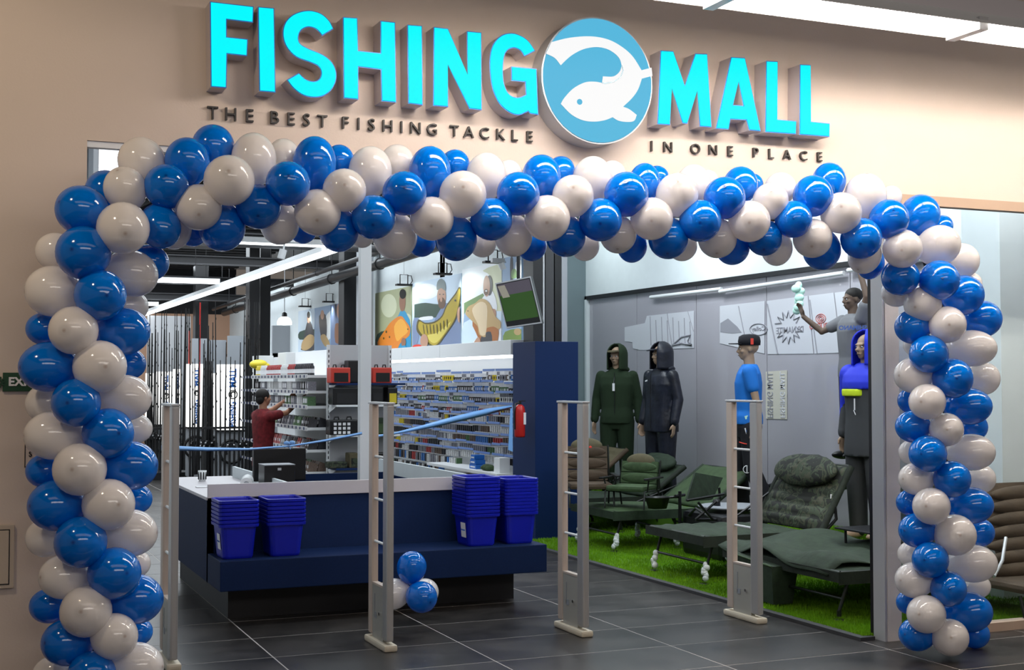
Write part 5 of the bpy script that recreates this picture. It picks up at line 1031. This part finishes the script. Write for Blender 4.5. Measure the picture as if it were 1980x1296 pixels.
def figure(name, loc, rz, lab, cat, head_yaw=0, head_pitch=0, arms=None, legs=None, skin='skin', scale=1.0, top='hoodie', trousers='hoodie', sleeves='long', shoes=None, lean=0, topz=(.86, 1.47), headpiece=None, bulk=1.0, vox=.0085, face=True):
    e = thing(name, loc, lab, cat, world=False, rz=rz); e.scale = (scale,) * 3
    arms = arms or [[(-.19, 0, 1.44), (-.235, .02, 1.15), (-.24, -.03, .90), (0, -.02, -1)], [(.19, 0, 1.44), (.235, .02, 1.15), (.24, -.03, .90), (0, -.02, -1)]]
    legs = legs or [[(-.095, 0, .90), (-.11, -.01, .50), (-.12, .02, .09)], [(.095, 0, .90), (.11, -.01, .50), (.12, .02, .09)]]
    B = bulk
    tor = [(.84, 0, 0, .15, .10), (.93, 0, 0, .165, .115), (1.06, 0, .0, .14, .10), (1.20, 0, -.005, .155, .11), (1.33, 0, -.005, .175, .118), (1.42, 0, .0, .185, .10), (1.47, 0, .005, .13, .08), (1.50, 0, .01, .06, .055)]
    hp, at, R = head_parts((0, -.005, 1.665), head_yaw, head_pitch)
    body = [loft(tor), limb([(0, .01, 1.46), (0, 0, 1.60)], [.058, .052])] + hp
    for i, (s_, el_, w_, hd) in enumerate(arms):
        body.append(limb([s_, el_, w_], [.048, .036, .026])); sd = -1 if i == 0 else 1
        body += hand(w_, hd, sd, (-sd * .9, -.4, 0) if abs(hd[2]) > .5 and hd[2] < 0 else (0, 0, -1) if abs(hd[2]) < .5 else (0, -1, .2), .35)
    for i, (h_, k_, a_) in enumerate(legs):
        body.append(limb([h_, k_, a_], [.085, .056, .038])); f_ = Vector(a_); body.append(ball(f_ + Vector((0, -.06, -.045)), (.042, .13, .038))); body.append(ball(f_ + Vector((0, .01, -.03)), (.036, .05, .05)))
    fuse('body', body, skin, e, vox, 3)
    if face: face_bits(at, R, e)
    z0, z1 = topz
    g = [loft([(z0, 0, 0, .185 * B, .135 * B), (z0 + .08, 0, 0, .185 * B, .135 * B), (1.06, 0, 0, .170 * B, .122 * B), (1.20, 0, -.005, .178 * B, .130), (1.33, 0, -.005, .195 * B, .135), (1.42, 0, 0, .205, .118), (1.475, 0, .005, .145, .095), (1.515, 0, .01, .075, .07)])]
    for s_, el_, w_, hd in arms:
        s_, el_, w_ = Vector(s_), Vector(el_), Vector(w_)
        if sleeves == 'long': g.append(limb([s_, el_, w_.lerp(el_, .06)], [.062 * B, .054 * B, .044 * B])); g.append(limb([w_.lerp(el_, .12), w_.lerp(el_, .03)], [.047 * B, .038]))
        else: g.append(limb([s_, s_.lerp(el_, .55)], [.074, .062]))
    t_ = fuse('jacket' if sleeves == 'long' else 't_shirt', g, top, e, .010, 4)
    tr_ = [loft([(.80, 0, 0, .15, .11), (.90, 0, 0, .178, .128), (1.0, 0, 0, .160, .118)])]
    for h_, k_, a_ in legs: tr_.append(limb([h_, k_, Vector(a_) + Vector((0, .0, .01))], [.108 * B, .082 * B, .070 * B]))
    fuse('trousers', tr_, trousers, e, .011, 4)
    if shoes:
        for i, (h_, k_, a_) in enumerate(legs):
            f_ = Vector(a_); fuse('shoe', [ball(f_ + Vector((0, -.065, -.040)), (.052, .15, .048)), ball(f_ + Vector((0, .015, -.02)), (.048, .065, .065))], shoes, e, .009, 3)
    return e, at, R
def hood(e, at, mt, peak=None, open_=True):
    b = MB(); n, m_ = 22, 14; vs = []; fs = []
    # open shell around the head: front arc left out for the face
    a0, a1 = -PI / 2 + .72, 1.5 * PI - .72
    for j in range(m_ + 1):
        ph = j / m_; z = -.16 + .31 * ph
        rr_ = .125 if z < .02 else .125 * math.sqrt(max(0.0, 1 - ((z - .02) / .135) ** 2))
        for i in range(n + 1):
            t = a0 + (a1 - a0) * i / n; vs.append(at(rr_ * math.cos(t) * .92, .012 + rr_ * math.sin(t) * 1.12 - (.0), z))
    k = n + 1
    for j in range(m_):
        for i in range(n): fs.append((j * k + i, j * k + i + 1, (j + 1) * k + i + 1, (j + 1) * k + i))
    b.add(vs, fs, mt, True); o = b.build('hood', e, world=False)
    s_ = o.modifiers.new('s', 'SOLIDIFY'); s_.thickness = .012; s_.offset = 0
    b = MB(); b.ell(at(0, .06, -.155), (.13, .105, .05), mt, 16, 8); b.build('hood_base', e, world=False)
    if peak:
        pk = MB(); L = 12; vv = [at(.078 * math.cos(PI + PI * i / L), -.062 + .115 * math.sin(PI + PI * i / L) * 1.0, .062 - .02 * math.sin(PI * i / L)) for i in range(L + 1)]
        pk.prism([v for v in vv], at(0, 0, .010) - at(0, 0, 0), peak); pk.build('cap_peak', e, world=False)
def card(mb, at, x, y, z, w, h, mt, tilt=0):
    mb.add([at(x - w, y, z - h), at(x + w, y, z - h + tilt), at(x + w, y, z + h + tilt), at(x - w, y, z + h), at(x - w, y + .003, z - h), at(x + w, y + .003, z - h + tilt), at(x + w, y + .003, z + h + tilt), at(x - w, y + .003, z + h)], [(0, 1, 2, 3), (7, 6, 5, 4), (0, 4, 5, 1), (1, 5, 6, 2), (2, 6, 7, 3), (3, 7, 4, 0)], mt)
ident = lambda x, y, z: Vector((x, y, z))
PZ = .255
def mpos(x, X): p = onX(x, 745, X); return (p.x, p.y, PZ)
def face_dir(x, off):      # heading so that the figure faces the camera, turned by off degrees (positive = towards the picture's left)
    p = onX(x, 745, 7.2); return math.atan2(-p.x, -p.y) * -1 * -1 + 0 if False else math.atan2(p.x, p.y) * -1 + math.radians(off) * -1
# 1: dark green hooded suit
e, at, R = figure('mannequin', mpos(1193, 7.2), face_dir(1193, 12), 'mannequin in a dark green hooded fleece suit, at the far left of the four', 'mannequin', head_yaw=-.25, scale=.985, top='hoodie', trousers='hoodie', bulk=1.08, topz=(.87, 1.47), arms=[[(-.19, 0, 1.43), (-.25, .02, 1.16), (-.27, -.02, .90), (-.05, -.1, -1)], [(.19, 0, 1.43), (.25, .02, 1.16), (.27, -.02, .90), (.05, -.1, -1)]])
hood(e, at, 'hoodie', 'khaki')
mb = MB(); card(mb, ident, -.01, -.150, 1.30, .014, .045, 'label'); mb.tube([(-.01, -.142, 1.34), (0, -.13, 1.47)], .002, 'gray', 4); mb.build('swing_tag', e, world=False)
MB().tube([(0, -.139, 1.47), (0, -.142, 1.3), (0, -.138, .9)], .004, 'black', 5).build('zip', e, world=False)
# 2: navy black rain suit
e, at, R = figure('mannequin', mpos(1278, 7.3), face_dir(1278, 48), 'mannequin in a navy black hooded rain jacket with camouflage trousers', 'mannequin', head_yaw=-.2, scale=.985, top='navyj', trousers='navyj', bulk=1.16, topz=(.80, 1.47), arms=[[(-.19, 0, 1.43), (-.25, .02, 1.16), (-.25, -.06, .90), (0, -.12, -1)], [(.19, 0, 1.43), (.25, .03, 1.16), (.26, -.04, .90), (0, -.12, -1)]])
hood(e, at, 'navyj', 'navyj')
mb = MB(); card(mb, ident, -.075, -.155, 1.37, .018, .008, 'label', .008); mb.build('chest_logo', e, world=False)
MB().tube([(0, -.150, 1.47), (0, -.160, 1.2), (0, -.158, .84)], .004, 'black', 5).build('zip', e, world=False)
# 3: black cap, blue t-shirt
e, at, R = figure('mannequin', mpos(1448, 7.2), face_dir(1448, 88), 'mannequin in a bright blue t-shirt, black trousers and a black flat cap', 'mannequin', head_yaw=.05, scale=1.0, top='tee', trousers='trouser', sleeves='short', topz=(.93, 1.47), bulk=1.0, arms=[[(-.185, 0, 1.44), (-.21, .06, 1.15), (-.20, .02, .88), (0, -.1, -1)], [(.185, .0, 1.44), (.23, .06, 1.16), (.22, .06, .88), (0, -.05, -1)]], legs=[[(-.095, 0, .90), (-.11, -.09, .50), (-.10, -.06, .09)], [(.095, .01, .90), (.12, .02, .50), (.12, .20, .10)]])
cp = MB(); prof = [(.093, .0), (.096, .04), (.088, .085), (.055, .105), (.0005, .11)]
vs = [at(r * math.cos(2 * PI * k / 24), .012 + r * 1.15 * math.sin(2 * PI * k / 24), .035 + z) for r, z in prof for k in range(24)]
cp.add(vs, [(i * 24 + k, i * 24 + (k + 1) % 24, (i + 1) * 24 + (k + 1) % 24, (i + 1) * 24 + k) for i in range(4) for k in range(24)] + [tuple(reversed(range(24)))], 'trouser', True); cp.build('cap', e, world=False)
pk = MB(); pk.prism([at(.075 * math.cos(PI + PI * i / 12), -.07 + .12 * math.sin(PI + PI * i / 12), .045) for i in range(13)], at(0, 0, .008) - at(0, 0, 0), 'trouser'); pk.build('cap_peak', e, world=False)
mb = MB(); mb.obox(at(.098, .03, .07), R, .002, .014, .030, 'reddot').obox(at(-.098, .03, .07), R, .002, .014, .030, 'reddot'); mb.build('red_cap_stripe', e, world=False)
mb = MB(); card(mb, lambda x, y, z: Vector((-y, x, z)), 0, .190, .86, .028, .040, 'label', .02); mb.build('hip_tag', e, world=False)
mb = MB(); mb.obox((.185, -.01, .86), Matrix.Rotation(.3, 3, 'X'), .004, .030, .045, 'label').obox((.190, -.01, .865), Matrix.Rotation(.3, 3, 'X'), .002, .022, .018, 'textblue').obox((.170, -.03, 1.0), Matrix.Rotation(.3, 3, 'X'), .012, .016, .016, 'mint'); mb.build('swing_tag', e, world=False)
mb = MB(); mb.tube([(.16, -.10, .76), (.185, -.05, .745), (.185, .03, .74), (.16, .08, .75)], .006, 'reddot', 6); mb.build('red_cord', e, world=False)
mb = MB(); mb.tube([Vector((.185 + .0, -.03 + .035 * math.cos(t), .50 + .035 * math.sin(t))) for t in [2 * PI * k / 14 for k in range(15)]], .004, 'label', 5, False).tube([(.187, -.03, .47), (.187, -.03, .53)], .005, 'label', 5); mb.build('leg_print', e, world=False)
# 4: royal blue hooded jacket, mostly behind the frame
e, at, R = figure('mannequin', mpos(1676, 7.2), face_dir(1676, 40), 'mannequin in a royal blue, lime and gray hooded jacket beside the white pillar', 'mannequin', head_yaw=-.1, scale=.985, top='grayj', trousers='grayj', bulk=1.12, topz=(.72, 1.47))
hood(e, at, 'royal')
fuse('blue_yoke', [loft([(1.30, 0, -.005, .218, .150), (1.36, 0, -.005, .219, .150), (1.42, 0, 0, .222, .132), (1.48, 0, .005, .155, .105), (1.525, 0, .01, .085, .08)]), limb([(-.19, 0, 1.43), (-.24, .02, 1.15), (-.243, -.02, .93)], [.088, .060, .046])], 'royal', e, .010, 3)
fuse('lime_panel', [loft([(1.24, -.05, -.02, .150, .145), (1.30, -.05, -.02, .158, .145)])], 'lime', e, .010, 2)
MB().tube([(.01, -.172, 1.22), (.01, -.172, 1.12)], .006, 'label', 6).tube([(0, -.172, 1.12), (.02, -.172, 1.08)], .004, 'label', 5).build('zip_pull', e, world=False)

# man wiping the glass, standing on the sloping black rail
sh = onX(1652, 890, 7.42)
q = onX(1700, 885, 7.35); 
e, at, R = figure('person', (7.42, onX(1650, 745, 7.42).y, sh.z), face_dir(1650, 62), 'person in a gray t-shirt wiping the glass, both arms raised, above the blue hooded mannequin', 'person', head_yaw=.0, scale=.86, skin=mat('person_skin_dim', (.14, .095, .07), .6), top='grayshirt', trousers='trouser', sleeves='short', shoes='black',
  arms=[[(-.18, -.02, 1.44), (-.30, -.20, 1.34), (-.40, -.36, 1.50), (-.3, -.2, 1)], [(.19, 0, 1.46), (.30, .0, 1.68), (.22, -.04, 1.95), (-.3, -.1, 1)]])
hm = MB(); hm.ell(at(0, .022, .045), (.083, .098, .080), 'hair', 18, 12, R); hm.build('hair', e, world=False)
mb = MB(); add_text(mb, 'SHIMANO', .062, .002, 'filmblue', Matrix.Translation((.88 * .215, -.47 * .215, 1.36)) @ Matrix(((-.47, 0, .88, 0), (-.88, 0, -.47, 0), (0, 1, 0, 0), (0, 0, 0, 1))), bold=.002); mb.build('shirt_lettering', e, world=False)
cl_ = onX(1545, 578, 7.45)
mb = MB(); rc = random.Random(2)
for k in range(9): mb.ell(cl_ + Vector((rc.uniform(-.02, .02), rc.uniform(-.035, .035), .13 - k * .030)), (.022, .060 + rc.uniform(-.01, .02), .040), 'mint', 12, 8)
tag(mb.build('cleaning_cloth', loc=cl_), 'crumpled mint green cleaning cloth pressed against the glass', 'cloth')
# sloping stair rails in front of the glass
def rail(x0, y0, x1, y1, X, r, lab, mt='black'):
    a, b = onX(x0, y0, X), onX(x1, y1, X); d = b - a; tag(MB().tube([a - d * .35, b + d * .15], r, mt, 10).build('sloping_rail', loc=a), lab, 'rail', 'sloping black rails before the glass')
rail(1480, 944, 1690, 890, 7.62, .032, 'upper sloping black rail running up to the right before the gray glass')
rail(1480, 978, 1690, 930, 7.66, .022, 'lower sloping black rail behind the camouflage bedchair')

# person in red at the shelves
Yp = 15.0; pc = onY(509, 800, Yp)
e, at, R = figure('person', (pc.x, Yp, 0), math.radians(108), 'person in a dark red patterned shirt reaching up to the shelves behind the counter', 'person', head_yaw=0, scale=.85, skin='tan', top='fabric_red', trousers='trouser', sleeves='short', shoes='black', topz=(.74, 1.47), bulk=.92,
  arms=[[(-.18, 0, 1.42), (-.20, -.24, 1.46), (-.14, -.46, 1.60), (.1, -.7, .7)], [(.18, 0, 1.42), (.19, -.26, 1.50), (.10, -.47, 1.66), (-.1, -.7, .7)]])
hm = MB(); hm.ell(at(0, .022, .035), (.086, .100, .088), 'hair', 18, 12, R).ell(at(0, .06, -.02), (.075, .055, .07), 'hair', 14, 8, R); hm.build('hair', e, world=False)
MB().tube([Vector((-.155, -.40, 1.56)), Vector((-.150, -.42, 1.575))], .033, 'black', 12).build('wristwatch', e, world=False)

# ================================================================== BEDCHAIRS (local: foot at x=0, head towards +x, width along y)
def bedchair(X, Y, lab, fab='olive2', trim='olive', w=.72, L=1.12, back=58, bl=.80, h=.36, pillow=True, wraps=(0, 1), rz=0, backmat=None, quilt=True, flat=False):
    e = thing('bedchair', (X, Y, .012), lab, 'bedchair', 'fishing bedchairs on the turf', world=False, rz=rz)
    a = math.radians(back); dx, dz = math.cos(a), math.sin(a); backmat = backmat or fab
    fr = MB()
    for y in (0, w): fr.tube([(0, y, h), (L * .5, y, h - .035), (L, y, h - .01), (L + dx * bl, y, h + dz * bl)] if not flat else [(0, y, h), (L, y, h - .03)], .014, 'tube', 8)
    fr.tube([(0, 0, h), (0, w, h)], .014, 'tube', 8)
    if not flat: fr.tube([(L + dx * bl, 0, h + dz * bl), (L + dx * bl, w, h + dz * bl)], .014, 'tube', 8)
    fr.build('frame', e, world=False)
    for i, (x, sx) in enumerate(((.10, -.09), (L * .66, .04), (L + .02, .16))):
        lg = MB(); y0, y1 = .03, w - .03
        for y in (y0, y1): lg.tube([(x, y, h - .02), (x + sx, y, .06)], .012, 'tube', 8).tube([(x + sx, y, .07), (x + sx, y, .03)], .016, 'tube', 8).lathe([(0, .012), (.035, .012), (.042, 0.0), (0, 0)], 'black', (x + sx, y, 0), 14)
        t = .38 if i else .35; lg.tube([(x + sx * (1 - t) , y0, h * t + .03), (x + sx * (1 - t), y1, h * t + .03)], .011, 'tube', 8)
        lg.build('leg', e, world=False)
        if i in wraps:
            for y in (y0, y1):
                mb = MB(); rc = random.Random(int(X * 10 + i * 7 + y * 10))
                for k in range(6): mb.ell((x + sx * (1 - k * .06) + rc.uniform(-.008, .008), y + rc.uniform(-.012, .012), .05 + k * .020), (.022 + rc.uniform(-.004, .008), .026 + rc.uniform(-.006, .010), .028), 'wrap', 9, 6)
                mb.build('plastic_wrap', e, world=False)
    def pad(x0, z0, ux, uz, ln, mt, name, th=.045, seg=6):
        mb = MB(); nx, ny = 30, 14; vs = []; u = Vector((ux, 0, uz)); nn = Vector((-uz, 0, ux))
        for i in range(nx + 1):
            for j in range(ny + 1):
                s_, t = i / nx, j / ny; edge = min(1, 7 * min(t, 1 - t)) * min(1, 9 * min(s_, 1 - s_)); q = abs(math.sin(PI * s_ * seg)) ** .6 if quilt else .85
                v = Vector((x0, -.025 + (w + .05) * t, z0)) + u * (ln * s_) + nn * (th * (.25 + .75 * edge * (.45 + .55 * q)) + .004 * math.sin(9 * s_ + 11 * t)); vs.append(v)
        for i in range(nx + 1):
            for j in range(ny + 1): s_, t = i / nx, j / ny; vs.append(Vector((x0, -.025 + (w + .05) * t, z0)) + u * (ln * s_) - nn * .012)
        k = ny + 1; N = (nx + 1) * k; fs = []
        for i in range(nx):
            for j in range(ny): fs.append((i * k + j, i * k + j + 1, (i + 1) * k + j + 1, (i + 1) * k + j)); fs.append((N + i * k + j, N + (i + 1) * k + j, N + (i + 1) * k + j + 1, N + i * k + j + 1))
        for i in range(nx): fs += [(i * k, (i + 1) * k, N + (i + 1) * k, N + i * k), (i * k + ny, N + i * k + ny, N + (i + 1) * k + ny, (i + 1) * k + ny)]
        for j in range(ny): fs += [(j, N + j, N + j + 1, j + 1), (nx * k + j, nx * k + j + 1, N + nx * k + j + 1, N + nx * k + j)]
        return mb.add(vs, fs, mt, True).build(name, e, world=False)
    pad(-.03, h - .005, 1, -.03, L + .05, fab, 'mattress')
    MB().box(-.03, L, -.03, -.022, h - .075, h + .01, trim).box(-.035, -.028, -.03, w + .03, h - .06, h + .01, trim).build('side_skirt', e, world=False)
    if not flat:
        pad(L + .0, h + .0, dx, dz, bl, backmat, 'backrest', .05)
        for y in (-.03, w + .03): MB().tube([(L + dx * .02, y, h + dz * .02), (L + dx * bl, y, h + dz * bl)], .028, trim, 8).build('side_band', e, world=False)
        if pillow:
            s0 = bl * .60; ctr = Vector((L + dx * (s0 + .13), w / 2, h + dz * (s0 + .13))) + Vector((-dz, 0, dx)) * .085; R_ = Matrix.Rotation(-(a), 3, 'Y')
            mb = MB(); mb.ell(ctr, (.15, w * .50, .075), backmat if pillow is True else pillow, 24, 14, R_)
            me_ = mb; rp_ = random.Random(4); mb.v = [tuple(Vector(v) + Vector((rp_.uniform(-1, 1), rp_.uniform(-1, 1), rp_.uniform(-1, 1))) * .006) for v in mb.v]; mb.build('pillow', e, world=False)
        MB().tube([(L * .72, w + .03, h), (L + dx * bl * .5, w + .03, h + dz * bl * .5)], .010, 'black', 6).build('recline_bracket', e, world=False)
        MB().tube([(L + .03, -.035, h + .0), (L + .13, -.05, h + .10), (L + .12, -.05, h + .2)], .013, 'black', 6).build('recline_bracket', e, world=False)
    return e
bA = bedchair(5.45, 8.92, 'bedchair with camouflage pillow and backrest, closest to the last gate', 'olive', 'darkol', .86, 1.08, 60, .60, .37, True, (0, 1), backmat='camo')
MB().box(1.21, 1.29, .02, .028, .62, .665, 'label').build('size_label', bA, world=False)
bedchair(5.72, 10.95, 'light green bedchair with bare green canvas back behind the folded seat', 'olive2', 'olive', .84, .98, 34, .62, .37, False, (0, 1), backmat='olive2', quilt=False)
bedchair(5.85, 12.3, 'dark green bedchair behind the chair with a headrest', 'olive', 'darkol', .86, .95, 34, .55, .37, True, (0,), backmat='olive', quilt=False)
bedchair(6.15, 13.2, 'brown khaki bedchair beside the navy column, farthest back', 'khaki', 'brown', .80, .30, 38, .75, .36, False, (), backmat='khaki')
bF = bedchair(5.45, 7.22, 'dark bedchair with loose green cover lying flat beside the pillar, front right', 'olive', 'darkol', 1.36, 1.5, 30, .8, .32, False, (), flat=True, quilt=False)
# loose cover folds, bag and side table on the front bed
cv = MB(); nx, ny = 24, 18; vs = []
for i in range(nx + 1):
    for j in range(ny + 1):
        s_, t = i / nx, j / ny; x = 5.40 + 1.0 * s_; y = 7.30 + 1.35 * t; z = .375 + .03 * math.sin(7 * s_ + 3 * t) + .022 * math.sin(13 * t - 4 * s_) + .05 * t - .10 * max(0, .12 - s_) * 8 * (.7 + .3 * math.sin(9 * t)); vs.append((x, y, z))
k = ny + 1; fs = [(i * k + j, i * k + j + 1, (i + 1) * k + j + 1, (i + 1) * k + j) for i in range(nx) for j in range(ny)]
o = tag(cv.add(vs, fs, 'olive', True).build('loose_cover', loc=(5.9, 8, .37)), 'loose dark green cover draped over the front bedchair', 'cover'); s_ = o.modifiers.new('s', 'SOLIDIFY'); s_.thickness = .008
a = onZ(1478, 1105, .0)
bg = MB(); bg.add([(5.36, 7.86, .03), (5.52, 7.86, .03), (5.52, 8.34, .05), (5.36, 8.34, .05), (5.33, 7.84, .30), (5.56, 7.84, .30), (5.56, 8.40, .34), (5.33, 8.40, .34)], [(0, 3, 2, 1), (4, 5, 6, 7), (0, 1, 5, 4), (1, 2, 6, 5), (2, 3, 7, 6), (3, 0, 4, 7)], 'olive')
bg.tube([(5.33, 7.84, .30), (5.33, 8.40, .34)], .006, 'olive2', 6); tag(bg.build('canvas_bag', loc=(5.44, 8.1, .012)), 'dark green canvas bag hanging from the front bedchair beside the last gate', 'bag')
for x_, y_, lb_ in ((1400, 1060, 0),): pass
e = thing('side_table', (6.35, 7.75, .012), 'black low side table at the foot of the pillar, right of the camouflage bedchair', 'table')
MB().box(6.1, 6.6, 7.35, 8.15, .50, .515, 'black', .004).build('table_top', e)
for x in (6.15, 6.55):
    for y in (7.42, 8.08): MB().tube([(x, y, .012), (x, y, .50)], .010, 'dark', 6).build('leg', e)
dk = MB(); dk.prism([Vector((6.75, 7.5, .15)), Vector((6.75, 8.5, .15)), Vector((7.0, 8.35, 1.02)), Vector((7.0, 7.8, 1.02))], Vector((.06, 0, .02)), 'darkol'); tag(dk.build('folded_chair', loc=(6.9, 7.9, .012)), 'dark folded canvas chair leaning beside the pillar behind the side table', 'chair')

# ------------------------------------------------------------------ carp chairs
def chair(loc, rz, lab, seatm='olive2', headm='khaki', s=1.0, brown=False, logo=None, seath=.34, rows=4):
    e = thing('fishing_chair', loc, lab, 'chair', 'padded fishing chairs', world=False, rz=rz); e.scale = (s,) * 3
    fr = MB()
    for x in (-.27, .27): fr.tube([(x, -.27, 0), (x, -.25, seath), (x, .22, seath)], .012, 'tube', 8).tube([(x, .26, 0), (x, .20, seath), (x, .20 + (.08 + rows * .145) * .22, seath + .08 + rows * .145)], .012, 'tube', 8)
    fr.build('frame', e, world=False)
    for x in (-.31, .31):
        MB().box(x - .03, x + .03, -.30, .22, seath + .15, seath + .175, 'black', .008).build('armrest', e, world=False)
        MB().tube([(x, -.20, seath + .15), (x * .9, -.18, seath)], .010, 'tube', 6).build('arm_support', e, world=False)
        MB().tube([(x, .10, seath + .15), (x * .9, .14, seath)], .010, 'tube', 6).build('arm_support', e, world=False)
    MB().box(-.26, .26, -.27, .24, seath, seath + .07, seatm, .03).build('seat', e, world=False)
    b = MB()
    for k in range(rows):
        z = seath + .08 + k * .145; y = .20 + (z - seath) * .22; b.obox((0, y, z + .06), Matrix.Rotation(-.22, 3, 'X'), .25, .028, .068, seatm); b.ell((0, y - .028, z + .06), (.245, .028, .07), seatm, 18, 10)
    b.build('backrest', e, world=False)
    hp = MB(); hp.ell((0, .20 + (rows * .145 + .05) * .22 - .01, seath + .07 + rows * .145), (.20, .055, .10), headm, 20, 12, Matrix.Rotation(-.22, 3, 'X')); hp.build('headrest', e, world=False)
    if logo: MB().ell((.04, .20 + (rows * .145 + .05) * .22 - .065, seath + .05 + rows * .145), (.022, .008, .022), logo, 10, 8).build('logo_patch', e, world=False)
    return e
def on_bed(x, y, z): return onZ(x, y, z)
p = onZ(1215, 985, .40); chair((p.x + .1, p.y + .1, .405), math.radians(-52), 'moss green fishing chair with a khaki headrest standing on the bedchair below the navy suit', 'olive2', 'khaki', .74, seath=.22, rows=2)
p = onZ(1112, 985, .40); chair((p.x + .25, p.y + .2, .405), math.radians(-20), 'brown padded fishing chair with an orange patch, behind the third gate', 'brown', 'khaki', .78, logo='reddot', seath=.22, rows=3)
# folded seat with lifted cushion
p = onZ(1365, 1000, .42); e = thing('folding_stool', (p.x, p.y, .41), 'folding seat with dark green cushion and crossed black legs, left of the last gate', 'seat')
F0 = onY(1330, 968, p.y); MB().prism([onY(1328, 968, p.y), onY(1378, 966, p.y + .12), onY(1398, 924, p.y + .25), onY(1345, 914, p.y + .10)], Vector((.01, .05, -.01)), 'olive').build('cushion', e)
cr = MB(); cr.tube([onY(1350, 972, p.y), onY(1378, 1005, p.y)], .012, 'black', 8).tube([onY(1385, 970, p.y + .1), onY(1345, 1005, p.y + .1)], .012, 'black', 8).tube([onY(1345, 1005, p.y + .1), onY(1400, 1005, p.y + .1)], .012, 'black', 8).tube([onY(1328, 968, p.y), onY(1400, 956, p.y)], .012, 'black', 8); cr.build('leg_frame', e)
# black bowl on bracket, tray
p = onX(1271, 962, 6.0); e = thing('bait_bowl', p, 'black bowl on a bracket arm at the edge of the light green bedchair', 'bowl')
MB().lathe([(.0, -.10), (.085, -.10), (.115, 0), (.122, .004), (.108, 0), (.08, -.09), (0, -.09)], 'black', p, 24).build('bowl', e)
MB().tube([p + Vector((.115, 0, -.005)), p + Vector((.22, -.03, .0))], .012, 'black', 8).tube([p + Vector((.22, -.03, .05)), p + Vector((.22, -.03, -.32))], .016, 'black', 8).tube([p + Vector((.16, -.05, .01)), p + Vector((.30, .02, .01))], .014, 'black', 8).build('bracket', e)
p = onX(1415, 981, 6.6); e = thing('side_tray', p, 'round edged gray tray table beside the last gate, before the black trousers', 'tray')
MB().lathe([(0, 0), (.30, 0), (.31, .012), (.29, .018), (0, .010)], 'gray', p, 28).build('tray', e); MB().tube([p, (p.x, p.y, .012)], .014, 'black', 8).build('leg', e); MB().lathe([(0, .012), (.035, .012), (.032, .07), (0, .07)], 'black', p + Vector((-.13, .05, 0)), 14).build('cup_holder', e)
e = thing('tackle_bag', (6.5, 10.2, .012), 'large black bag on the turf behind the camouflage bedchair', 'bag'); MB().box(6.25, 6.75, 9.95, 10.65, .012, .42, 'black', .06).build('bag_body', e); MB().tube([(6.25, 10.1, .38), (6.2, 10.3, .46), (6.25, 10.5, .38)], .012, 'dark', 8).build('handle', e)
# brown chair in the right window
p = onY(1950, 1150, 7.0)
e = thing('fishing_chair', (p.x, p.y, .012), 'brown quilted reclining chair behind the window at the right picture edge', 'chair', 'padded fishing chairs')
def Wp(x, y, dy=0): return onY(x, y, p.y + dy)
mb = MB(); n_ = 7
for k in range(n_):
    t0, t1 = k / n_, (k + 1) / n_; ya, yb = 1120 - 175 * t0, 1120 - 175 * t1; a, b = onY(1908 + 8 * t0, ya, p.y + .05 + .32 * t0), onY(1908 + 8 * t1, yb, p.y + .05 + .32 * t1)
    c = (a + b) / 2 + Vector((.36, 0, 0)); mb.ell(c, (.37, .055, abs(b.z - a.z) * .72), 'brown', 22, 10, Matrix.Rotation(-.30, 3, 'X'))
q0, q1 = onY(1908, 1120, p.y + .09) + Vector((.36, 0, 0)), onY(1916, 945, p.y + .41) + Vector((.36, 0, 0)); mb.obox((q0 + q1) / 2, Matrix.Rotation(-math.atan2(q1.y - q0.y, q1.z - q0.z), 3, 'X'), .35, .022, (q1 - q0).length / 2 - .01, 'brown')
mb.build('backrest', e)
a = onY(1908, 1120, p.y); MB().box(a.x, a.x + .72, p.y - .35, p.y + .2, a.z - .06, a.z, 'brown', .03).build('seat', e)
MB().tube([onY(1945, 1040, p.y + .1), onY(1938, 1085, p.y), onY(1922, 1115, p.y - .1)], .012, 'lgray', 8).build('hinge_lever', e)
f = MB(); 
for dx in (0, .66): f.tube([(a.x + dx, p.y - .3, a.z - .07), (a.x + dx, p.y - .36, .012)], .013, 'tube', 8).tube([(a.x + dx, p.y + .1, a.z - .05), (a.x + dx, p.y + .2, .012)], .013, 'tube', 8)
f.tube([(a.x, p.y - .34, .14), (a.x + .66, p.y - .34, .14)], .012, 'tube', 8); f.build('frame', e)
for o in list(SC.objects):
    if '_w' in o.keys(): del o['_w']
